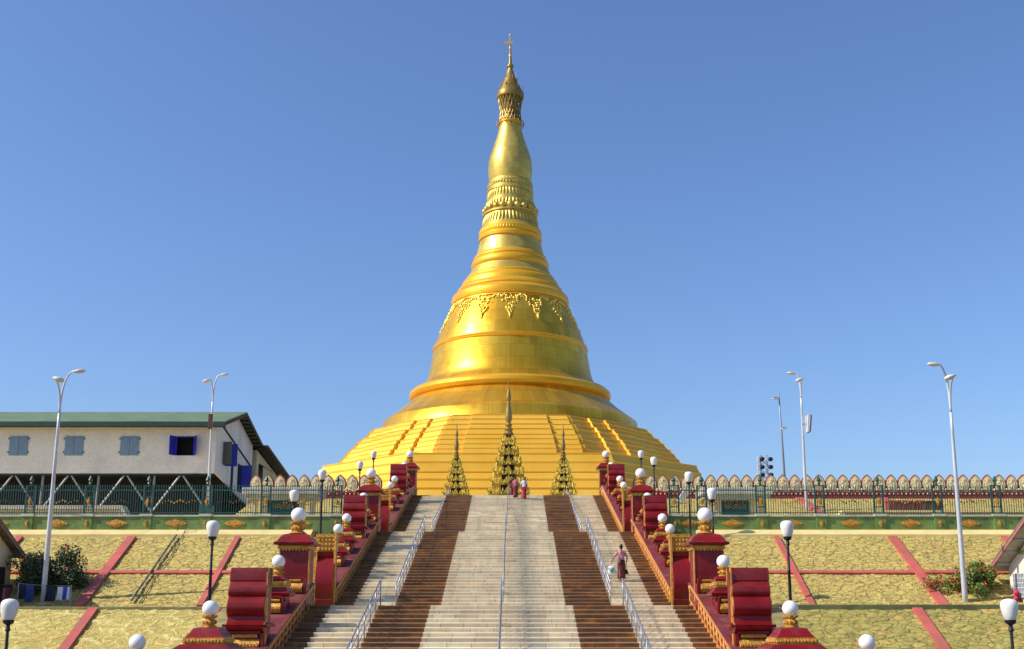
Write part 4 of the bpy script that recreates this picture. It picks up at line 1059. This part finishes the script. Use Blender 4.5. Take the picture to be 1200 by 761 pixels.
ring_part('neck_ring', [(318, 44.4), (316, 45.6), (313, 45.8), (310, 44.8), (308, 43), (306.5, 43.4), (304, 42.4), (302, 40.4)], 'gold_ring')
ring_part('neck_upper', [(302.5, 40.2), (296, 38.4), (289, 36.6), (285, 35.4)], 'gold_pale')
ring_part('band_ring', [(285.3, 35.2), (284, 37), (281, 37.2), (279, 36), (277, 36.6), (273.5, 36.6), (271.5, 35.4)], 'gold_ring')
ring_part('petal_band_lower', [(271.8, 35), (269.5, 34), (267.5, 32.4), (263, 31.4), (258, 30.6), (255.5, 30), (254.5, 31.6), (252.5, 31.6), (251.5, 29.6), (247, 28.8), (243, 28), (241, 28.4), (239, 28.2), (238, 26.6), (232, 26.3), (228, 26)], 'gold_pale')
ring_part('petal_band_upper', [(228.2, 26), (227.4, 27), (225.6, 27), (224.6, 25.8), (221, 25.6), (219.4, 26.6), (217.4, 26.6), (216.6, 25.2), (214.5, 24.4)], 'gold_pale')
ring_part('bulb', [(215, 24.3), (208, 25.3), (202, 25.8), (196, 25.8), (190, 25), (184, 23.6), (177, 21.2), (170, 18.7), (163, 16.2), (156, 14.3), (150, 13.2), (146.5, 12.6)], 'gold_pale')
ring_part('bulb_ring', [(147.2, 12.6), (146.2, 13.9), (144.4, 13.9), (143.4, 12.4), (141.6, 12.2)], 'gold_ring', seg=48)
ring_part('umbrella_core', [(143, 9.5), (130, 7), (118, 9.5)], 'bronze', seg=32)
ring_part('umbrella', [(117, 13.2), (115.8, 15.6), (112.5, 16), (109.6, 15.0), (105, 12.6), (99, 9.6), (93, 7), (87, 4.6), (83, 3.2), (80, 2.4), (78.8, 4), (77, 4), (76, 2), (70, 1.6), (63, 1.25), (55, .9), (46, .6), (39, .3)], 'bronze', seg=48)
# lattice of the umbrella with its hanging chains
m = MB(); ra, za = solve(145, 13.4); rb, zb = solve(116, 14.2)
rm, zm = solve(132, 11.6)
for k in range(20):
    a = 2 * PI * k / 20; b = 2 * PI * (k + 1) / 20
    def pt(r, z, an): return (r * math.cos(an), r * math.sin(an), z)
    m.bar(pt(ra, za, a), pt(rm, zm, b), .16); m.bar(pt(ra, za, b), pt(rm, zm, a), .16); m.bar(pt(rm, zm, a), pt(rb, zb, b), .16); m.bar(pt(rm, zm, b), pt(rb, zb, a), .16); m.bar(pt(rm, zm, a), pt(rm, zm, b), .2)
    q = pt(ra * 1.12, za - .1, a); m.tube([pt(ra * 1.05 + .35 * math.cos(t_), za + .5 * math.sin(t_) - .2, a) for t_ in [2 * PI * j / 8 for j in range(9)]], .06, 4)
for k in range(34):                              # small rods and bells standing round the umbrella rim
    a = random.uniform(0, 2 * PI); f = random.random(); r, z = solve(112 - 20 * f, 15.5 - 9.5 * f)
    m.bar((r * .93 * math.cos(a), r * .93 * math.sin(a), z - .3), (r * 1.02 * math.cos(a), r * 1.02 * math.sin(a), z + random.uniform(.5, 1.7)), .07)
    m.ball((r * 1.03 * math.cos(a), r * 1.03 * math.sin(a), z + .1), random.uniform(.12, .25), 6)
m.build('umbrella_lattice', 'bronze', pag)
r_, z_ = solve(50.5, 1); k_ = depth(YP, z_ + Z3) / FPX
m = MB(); m.prism([(-9 * k_, z_ + .2 * k_), (-5.5 * k_, z_ + 1.8 * k_), (-2 * k_, z_ + 1.6 * k_), (2.6 * k_, z_ + 2.6 * k_), (3.4 * k_, z_ + .4 * k_), (1.6 * k_, z_ - 2 * k_), (-1.5 * k_, z_ - 2.4 * k_), (-6 * k_, z_ - 1 * k_)], -.12, .12, 'y'); m.build('vane', 'tip', pag)
m = MB(); m.ball((0, 0, solve(41.5, 1)[1]), .2, 10, 1.5); m.ball((0, 0, solve(57, 1)[1]), .28, 8, 1.6); m.ball((0, 0, solve(66, 1)[1]), .34, 8, 1.4); m.build('finial_bud', 'tip', pag, True)
# lotus petals and the ring of balls on the neck
def petals(pyb, hwb, pyt, hwt, n, bulge, name, mat='gold_pale'):
    m = MB(); rb, zb = solve(pyb, hwb); rt, zt = solve(pyt, hwt)
    for k in range(n):
        a0 = 2 * PI * k / n; w_ = 2 * PI / n * .46; rows = []
        for j in range(6):
            t_ = j / 5; r = rb + (rt - rb) * t_; z = zb + (zt - zb) * t_; ww = w_ * math.cos(t_ * PI / 2 * .92) ** .55
            rows.append([((r + bulge * (1 - (u / 1.0) ** 2) * math.sin(PI * (.15 + .8 * t_))) * math.cos(a0 + u * ww), (r + bulge * (1 - u * u) * math.sin(PI * (.15 + .8 * t_))) * math.sin(a0 + u * ww), z) for u in (-1, -.5, 0, .5, 1)])
        m.rings(rows, closed=False, cap=False)
    return m.build(name, mat, pag, True)
petals(257, 30.5, 267, 32.6, 48, .2, 'lotus_petals'); petals(247, 29, 239.5, 27.8, 44, .17, 'lotus_petals')
petals(228.5, 26.2, 237, 26.6, 44, .17, 'lotus_petals'); petals(222, 25.8, 216.5, 25.6, 44, .14, 'lotus_petals'); petals(277, 36.4, 271.5, 35.2, 64, .14, 'lotus_petals', 'gold_ring')
m = MB(); rb, zb = solve(249.5, 29.6)
for k in range(22):
    a = 2 * PI * (k + .5) / 22; m.ball((rb * math.cos(a), rb * math.sin(a), zb), .62, 12)
m.build('ball_row', 'gold_pale', pag, True)
# garland pendants round the shoulder of the bell
def on_bell(py_, off=0):
    P_ = prof([(408.5, 88.8), (400, 85.8), (390, 81.8), (380, 77), (371, 72.4), (364, 68.6), (359, 66)])
    return P_
BP = on_bell(0)
def bell_r(z):
    for (r0, z0), (r1, z1) in zip(BP, BP[1:]):
        if z0 <= z <= z1: return r0 + (r1 - r0) * (z - z0) / (z1 - z0)
    return BP[-1][0] if z > BP[-1][1] else BP[0][0]
m = MB(); ztop = BP[-1][1] - .55; rnd = random.Random(11); NPD = 16
for k in range(NPD):
    a0 = -PI / 2 + 2 * PI * k / NPD
    for j in range(64):
        t_ = rnd.random(); hw_ = 2.1 * (1 - t_) ** 1.1 * (1.0 if t_ > .25 else .8 + .8 * (.25 - t_)); u_ = rnd.uniform(-1, 1) * hw_
        z = ztop - t_ * 4.6; r = bell_r(z) + .06; a = a0 + u_ / r; s_ = rnd.uniform(.14, .30) * (1 - .45 * t_)
        m.ball((r * math.cos(a), r * math.sin(a), z), s_, 6, 1.2)
    for sg in (-1, 1):                           # curled ends
        for j in range(10):
            t_ = j / 9; a = a0 + sg * (1.3 + 1.0 * t_) / bell_r(ztop); z = ztop - .5 + .5 * math.sin(t_ * PI) - t_ * .2; r = bell_r(z) + .06
            m.ball((r * math.cos(a), r * math.sin(a), z), .24 - .12 * t_, 6)
    z = ztop - 4.4
    m.tube([((bell_r(zz) + .1) * math.cos(a0), (bell_r(zz) + .1) * math.sin(a0), zz) for zz in (z + .6, z, z - .5)], [.25, .14, .03], 6)
m.build('garland_pendants', 'garland', pag, True)
ring_part('garland_band', [(362.2, 68.2), (361.6, 69), (360.6, 68.6), (360, 67)], 'gold_ring')

# stepped terraces: redented above, plain octagon below
q = [(.24, 1), (.24, .978), (.375, .978), (.375, .956), (.396, .956), (.514, .838), (.530, .854), (.628, .756), (.645, .773), (.773, .645), (.756, .628), (.854, .530), (.838, .514), (.956, .396), (.956, .375), (.978, .375), (.978, .24), (1, .24)]
redent = []
for k in range(4):
    c_, s_ = [(1, 0), (0, 1), (-1, 0), (0, -1)][k]
    redent += [(x * c_ - y * s_, x * s_ + y * c_) for x, y in q[::-1]]
octo = []
for k in range(4):
    c_, s_ = [(1, 0), (0, 1), (-1, 0), (0, -1)][k]
    octo += [(x * c_ - y * s_, x * s_ + y * c_) for x, y in ((1, .50), (.50, 1))]
def poly_tier(name, plan, pr, mat='gold_terrace', fix=None):
    m = MB(); m.rings([[(x * a, y * a, z) for x, y in plan] for a, z in pr]); return m.build(name, mat, pag)
def moulding(a0, z0, a1, z1):
    """one terrace from outer foot (a0,z0) up to inner top (a1,z1): plinth, ogee, fillet, wall, cornice"""
    h = z1 - z0; w_ = a0 - a1
    P_ = [(0, 0), (.02, .08), (.08, .10), (.30, .46), (.27, .48), (.265, .55), (.29, .58), (.44, .60), (.70, .93), (.66, .945), (.66, 1.0), (1, 1.0)]
    return [(a0 - w_ * x, z0 + h * y) for x, y in P_]
def S(py, hw, yo): return solve(py, hw, yo)
top_ = S(504.6, 166, .4); b1 = S(516, 179.5, .4); b2 = S(535, 201, .4); b3 = S(552, 213.5, .42)
zfront = lambda py, a: z_at(py, YP - a) - Z3
stations = [(top_[0] - .6, zfront(485.5, top_[0]))]
for py, a in ((497, b1[0] - .6), (509, (b1[0] + b2[0]) / 2), (520, b2[0]), (531.5, b3[0] - .4)): stations.append((a, zfront(py, a)))
sk = prof([(497, 149), (490, 138.5), (483, 128.5), (476, 120.5), (470.5, 114)])
m = MB(); m.lathe([(stations[0][0] * .985, stations[0][1] - .05), (stations[0][0] * .97, stations[0][1] + .7)] + [p for p in sk if p[1] > stations[0][1] + 1.0], 0, 0, 0, NSEG); m.build('skirt', 'gold', pag, True, None, 28)
print('SKIRT', stations[0], sk)
for i in range(4):
    (a1, z1), (a0, z0) = stations[i], stations[i + 1]
    poly_tier('redented_terrace', redent, moulding(a0, z0, a1, z1))
aL, zL = stations[-1]
lower = [(aL + .25, zL + .004)]
for py, da in ((553, 1.9), (572, 4.2)): lower.append((aL + da, zfront(py, aL + da)))
lower += [(aL + 7.5, lower[-1][1] - 3.4), (aL + 10, .0)]
for (a1, z1), (a0, z0) in zip(lower, lower[1:]): poly_tier('octagonal_terrace', octo, moulding(a0, z0, a1, z1))

# ------------------------------------------------------------------ gilt offering shrines before the pagoda
def shrine(label, px, pytop, hwbase, d, ntier):
    B_ = at(px, 582, d); t = thing('gilt_shrine', label, 'shrine', (B_.x, B_.y, Z3), group='gilt tiered shrines before the pagoda')
    zv = B_.z - Z3; H = z_at(pytop, B_.y) - Z3; hb = hwbase * d / FPX; rnd = random.Random(px)
    zt = zv + (H - zv) * (.52 if ntier > 5 else .50)               # where tiers end and spire starts
    def hw(z): return hb * (1 - .78 * (z - zv) / (zt - zv)) if z > zv else hb * (1 + .16 * (zv - z) / zv)
    core = MB(); core.sq([(hw(0) * .6, 0), (hw(zv) * .45, zv), (hw(zt) * .6, zt)]); core.build('core', 'timber', t)
    m = MB(); nlow = 2; lev = [zv * k / nlow for k in range(nlow)] + [zv + (zt - zv) * k / ntier for k in range(ntier)]
    lev.append(zt)
    for z0, z1 in zip(lev, lev[1:]):
        h = z1 - z0; w0, w1 = hw(z0), hw(z1)
        m.sq([(w0 * .92, z0), (w0 * 1.0, z0 + h * .10), (w0 * .95, z0 + h * .18), (w0 * .72, z0 + h * .30), (w0 * .60, z0 + h * .34)])
        for a in (-1, 1):
            for b in (-1, 1):                                       # corner posts and upturned horns
                m.box(a * w0 * .72 - .07, a * w0 * .72 + .07, b * w0 * .72 - .07, b * w0 * .72 + .07, z0 + h * .4, z1)
                m.tube([(a * w0 * .8, b * w0 * .8, z0 + h * .25), (a * w0 * 1.02, b * w0 * 1.02, z0 + h * .3), (a * w0 * 1.13, b * w0 * 1.13, z0 + h * .62)], [.11, .08, .02], 5)
        # gable leaf on each face
        for ax in range(4):
            for q_ in (-.45, 0, .45):
                f = 1.0 if q_ == 0 else .62
                P_ = [(-w0 * .26 * f, 0), (w0 * .26 * f, 0), (w0 * .16 * f, h * .35 * f), (0, h * .78 * f), (-w0 * .16 * f, h * .35 * f)]
                lo_ = []; hi_ = []
                for x, z in P_:
                    for lst, off in ((lo_, .93), (hi_, 1.03)):
                        xx, yy = x + q_ * w0, -w0 * off
                        for _ in range(ax): xx, yy = -yy, xx
                        lst.append((xx, yy, z0 + h * .14 + z))
                m.rings([lo_, hi_])
    m.build('tiers', 'gold_leaf', t)
    o_ = MB()                                                       # encrusted flame leaves along the edges
    for k in range(1500 if ntier > 5 else 800):
        li = rnd.randrange(len(lev) - 1); z = lev[li] + (lev[li + 1] - lev[li]) * (rnd.random() ** 2.2) * .55; w0 = hw(z) * rnd.uniform(.90, 1.06); e = rnd.choice((-1, 1)) * w0
        x, y = (rnd.uniform(-w0, w0), -abs(e)) if rnd.random() < .5 else (e, rnd.uniform(-w0, w0))
        s_ = rnd.uniform(.06, .17)
        o_.rings([[(x - s_ * .5, y, z), (x, y - s_ * .4, z), (x + s_ * .5, y, z), (x, y + s_ * .4, z)], [(x + rnd.uniform(-.04, .04), y, z + s_ * 2.2)] * 4], cap=False)
    o_.build('flame_leaves', 'gold_leaf', t)
    L = H - zt; w0 = hw(zt)
    m = MB(); m.lathe([(w0 * .95, zt), (w0 * 1.25, zt + L * .03), (w0 * .8, zt + L * .07), (w0 * 1.05, zt + L * .11), (w0 * .6, zt + L * .15), (w0 * .85, zt + L * .19), (w0 * .45, zt + L * .23), (w0 * .78, zt + L * .28), (w0 * .84, zt + L * .34), (w0 * .7, zt + L * .45), (w0 * .45, zt + L * .56), (w0 * .5, zt + L * .585), (w0 * .3, zt + L * .61), (w0 * .6, zt + L * .66), (w0 * .58, zt + L * .70), (w0 * .32, zt + L * .80), (w0 * .15, zt + L * .86), (.05, zt + L * .93), (.02, H)], 0, 0, 0, 14)
    m.build('spire', 'bronze', t, True, None, 35)
shrine('tallest gilt tiered shrine with slender spire, on the axis of the stairs', 596, 446, 23, 125, 6)
shrine('smaller gilt tiered shrine with spire, left of the tall shrine', 534.5, 496, 14.5, 125, 5)
shrine('smaller gilt tiered shrine with spire, right of the tall shrine', 660.5, 496, 14.5, 125, 5)

# ------------------------------------------------------------------ people
def skin_mesh(name, joints, edges, radii, mat, parent, root=0, sub=2):
    me = bpy.data.meshes.new(name); me.from_pydata(joints, edges, []); o = bpy.data.objects.new(name, me); COL.objects.link(o)
    md = o.modifiers.new('s', 'SKIN'); md.use_smooth_shade = True
    for i, v in enumerate(me.skin_vertices[0].data):
        v.radius = (radii[i], radii[i]) if not isinstance(radii[i], tuple) else radii[i]; v.use_root = (i == root)
    sb = o.modifiers.new('d', 'SUBSURF'); sb.levels = sub; sb.render_levels = sub
    dg = bpy.context.evaluated_depsgraph_get(); nm = bpy.data.meshes.new_from_object(o.evaluated_get(dg))
    o.modifiers.clear(); o.data = nm; nm.materials.clear(); nm.materials.append(M[mat]); nm.shade_smooth(); o.parent = parent
    return o
def ell(m, rows, seg=18):
    """loft of ellipses (cx,cy,z,rx,ry)"""
    m.rings([[(cx + rx * math.cos(2 * PI * k / seg), cy + ry * math.sin(2 * PI * k / seg), z) for k in range(seg)] for cx, cy, z, rx, ry in rows]); return m
def person(label, loc, rz, H, armL, armR, top, skirt, step=.15, shawl=None, bun=True):
    """standing figure facing local -Y; arms given as (elbow, wrist) for a 1.60 m body"""
    t = thing('person', label, 'person', loc, rz); t.scale = (H / 1.6,) * 3
    J = [(0, 0, .90), (0, .01, 1.08), (0, .01, 1.26), (0, .0, 1.37), (0, -.01, 1.45), (0, -.02, 1.53)]
    E_ = [(0, 1), (1, 2), (2, 3), (3, 4), (4, 5)]; Rd = [(.135, .10), (.115, .085), (.14, .09), (.075, .06), (.047, .047), (.06, .07)]
    for sx, arm in ((-1, armL), (1, armR)):
        b = len(J); el, wr = arm
        J += [(sx * .155, .0, 1.31), el, wr]; E_ += [(2, b), (b, b + 1), (b + 1, b + 2)]; Rd += [.055, .038, .026]
        d = (Vector(wr) - Vector(el)).normalized(); palm = Vector(wr) + d * .06; pb = len(J)
        J.append(tuple(palm)); E_.append((b + 2, pb)); Rd.append(.03)
        side = Vector((0, 1, 0)) if abs(d.y) < .8 else Vector((1, 0, 0))
        for f, L in zip((-.03, -.01, .01, .03), (.06, .075, .07, .055)):
            k1 = len(J); J += [tuple(palm + side * f + d * .03), tuple(palm + side * f + d * (.03 + L * .55) + Vector((-sx * .012, 0, 0))), tuple(palm + side * f + d * (.03 + L) + Vector((-sx * .03, 0, 0)))]
            E_ += [(pb, k1), (k1, k1 + 1), (k1 + 1, k1 + 2)]; Rd += [.010, .009, .008]
        k1 = len(J); J += [tuple(palm - side * .035 - d * .02), tuple(palm - side * .055 + d * .02)]; E_ += [(pb, k1), (k1, k1 + 1)]; Rd += [.011, .009]
    for sx, fy, fz in ((-1, -.10, step), (1, .08, 0)):
        b = len(J)
        J += [(sx * .085, 0, .84), (sx * .085, fy - .05, .47 + fz * .5), (sx * .085, fy, .09 + fz), (sx * .09, fy - .13, .03 + fz)]
        E_ += [(0, b), (b, b + 1), (b + 1, b + 2), (b + 2, b + 3)]; Rd += [.085, .058, .038, (.042, .026)]
    body = skin_mesh('body', J, E_, Rd, 'skin', t, 0, 1)
    # head joined to the body mesh
    hm = MB(); ell(hm, [(0, -.03, 1.455, .03, .03), (0, -.035, 1.475, .055, .065), (0, -.03, 1.51, .068, .082), (0, -.02, 1.55, .074, .092), (0, -.01, 1.585, .07, .088), (0, 0, 1.61, .05, .062), (0, 0, 1.622, .015, .02)], 16)
    hm.rings([[(-.012, -.11, 1.52), (.012, -.11, 1.52), (.008, -.10, 1.555), (-.008, -.10, 1.555)], [(-.013, -.132, 1.523), (.013, -.132, 1.523), (.004, -.112, 1.555), (-.004, -.112, 1.555)]])
    for sx in (-1, 1): hm.ball((sx * .076, -.005, 1.54), .02, 8, 1.5)
    hm.bm.from_mesh(body.data); bmesh.ops.recalc_face_normals(hm.bm, faces=hm.bm.faces); hm.bm.to_mesh(body.data); hm.bm.free(); body.data.shade_smooth()
    f = MB()
    for sx in (-1, 1): f.ball((sx * .028, -.105, 1.548), .010, 8)
    f.build('eyes', 'hair', t, True)
    f = MB(); ell(f, [(0, -.113, 1.492, .004, .003), (0, -.115, 1.496, .026, .006), (0, -.113, 1.502, .004, .003)], 10); f.build('mouth', 'rose_cloth', t, True)
    h = MB(); ell(h, [(0, .055, 1.46, .045, .03), (0, .04, 1.50, .072, .062), (0, .02, 1.55, .082, .085), (0, .005, 1.59, .08, .094), (0, 0, 1.62, .056, .068), (0, 0, 1.635, .015, .02)], 16)
    if bun: h.ball((0, .10, 1.60), .052, 12)
    h.build('hair', 'hair', t, True)
    b = MB(); ell(b, [(0, 0, .86, .165, .125), (0, .0, .96, .15, .115), (0, .01, 1.08, .132, .10), (0, .01, 1.22, .155, .108), (0, .01, 1.31, .165, .10), (0, .005, 1.36, .12, .085), (0, 0, 1.40, .065, .06)], 20)
    for sx, arm in ((-1, armL), (1, armR)):
        e_ = Vector(arm[0]); s0 = Vector((sx * .13, .0, 1.31)); b.tube([s0, s0.lerp(e_, .35), s0.lerp(e_, .85)], [.07, .062, .056], 10)
    b.build('blouse', top, t, True)
    k = MB(); ell(k, [(0, -.02, .10 + step * .4, .175, .17), (0, -.03, .25 + step * .3, .17, .165), (0, -.03, .5, .165, .15), (0, -.01, .75, .175, .135), (0, 0, .90, .17, .13), (0, 0, .98, .15, .115)], 22)
    for v in k.bm.verts:
        an = math.atan2(v.co.y, v.co.x); f_ = max(0, .9 - v.co.z); v.co.x += .018 * f_ * math.sin(an * 7); v.co.y += .018 * f_ * math.cos(an * 6)
    k.build('longyi', skirt, t, True)
    if shawl:
        w_ = MB(); ell(w_, [(.15, .02, .62, .05, .09), (.16, .02, .9, .055, .10), (.15, .02, 1.15, .055, .10), (.12, .02, 1.30, .06, .09), (.06, .02, 1.40, .05, .07)], 14); w_.build('shawl', shawl, t, True)
    return t
# walker on the lowest rows of the middle flight, climbing away from the camera
def on_stairs(px, py):
    best = None
    for i in range(3000):
        Y = 28 + 56 * i / 2999; z = stair_z(Y); d = depth(Y, z); u = -Y * ST + (z - EYE) * CT; e = abs(PY0 - FPX * u / d - py)
        if best is None or e < best[0]: best = (e, Y, z, d)
    _, Y, z, d = best
    for a, za, b, zb in FLIGHTS:
        if a <= Y <= b: k = math.floor((Y - a) / ((b - a) / NS)); z = za + (k + 1) * RZ if True else z; Y = a + (k + .35) * (b - a) / NS
    return Vector(((px - PX0) * depth(Y, z) / FPX + CAMX, Y, z))
W_ = on_stairs(728.5, 684)
pw = person('person in pink blouse and dark red longyi climbing the stairs with bags', W_, PI + .08, 1.66, ((-.27, -.02, 1.08), (-.24, -.10, .86)), ((.33, .04, 1.10), (.42, .0, .90)), 'pink', 'longyi', step=.15)
pw.location.z = W_.z - .0
def world_pt(t, p): return t.location + Matrix.Rotation(t.rotation_euler.z, 3, 'Z') @ (Vector(p) * t.scale.x)
hR = world_pt(pw, (.44, 0, .80)); hL = world_pt(pw, (-.235, -.14, .76))
# carried bags
b = thing('carrier_bag', 'white carrier bag with green print in the left hand of the climbing person', 'bag', hR - Vector((0, 0, .50)))
m = MB(); ell(m, [(0, 0, .0, .12, .06), (0, 0, .05, .17, .09), (0, 0, .2, .18, .085), (0, 0, .34, .15, .06), (0, 0, .40, .12, .04)], 16)
for v in m.bm.verts: v.co.x += .012 * math.sin(v.co.z * 40 + v.co.y * 50)
m.build('bag', 'white_cloth', b, True)
m = MB(); m.box(-.03, .10, -.098, -.088, .10, .30, .003); m.build('print', 'green_mark', b)
m = MB(); m.tube([(-.06, 0, .38), (-.03, 0, .49), (.03, 0, .49), (.06, 0, .38)], .012, 6); m.build('handle', 'white_cloth', b)
b = thing('hand_bag', 'small black bag dangling from the right hand of the climbing person', 'bag', hL - Vector((0, 0, .42)))
m = MB(); ell(m, [(0, 0, 0, .09, .05), (0, 0, .05, .10, .06), (0, 0, .15, .07, .05), (0, 0, .22, .04, .03)], 14); m.build('bag', 'bag_black', b, True)
m = MB(); m.tube([(-.03, 0, .2), (-.02, 0, .41), (.02, 0, .41), (.03, 0, .2)], .012, 6); m.build('strap', 'bag_black', b)
b = thing('shoulder_bag', 'brown cloth shoulder bag across the back of the climbing person', 'bag', world_pt(pw, (.12, .14, .98)))
m = MB(); ell(m, [(0, 0, -.16, .06, .03), (0, 0, -.1, .08, .045), (0, 0, .05, .07, .04), (0, 0, .1, .05, .02)], 12); m.build('bag', 'roof_grey', b, True)
m = MB(); m.tube([(0, 0, .08), (.05, -.02, .24), (.10, .06, .42), (.06, .16, .50)], .018, 6); m.build('strap', 'roof_grey', b, True)
# three at the stair head
hang = (((-.22, 0, 1.08), (-.20, -.08, .87)), ((.22, 0, 1.08), (.20, -.08, .87)))
P1 = on_stairs(599.5, 583.5); person('person in maroon robe at the stair head, nearest the centre handrail', P1, .25, 1.60, *hang, 'maroon_cloth', 'maroon_cloth', shawl='maroon_cloth')
P2 = on_stairs(604, 586.5); person('person in pink blouse and dark longyi at the stair head, middle of three', P2, PI - .2, 1.62, *hang, 'rose_cloth', 'maroon_cloth')
P3 = on_stairs(614, 588.5); person('person in white top and bright red longyi with purple shawl at the stair head', P3, .15, 1.66, *hang, 'white_cloth', 'red_cloth', shawl='purple_cloth')
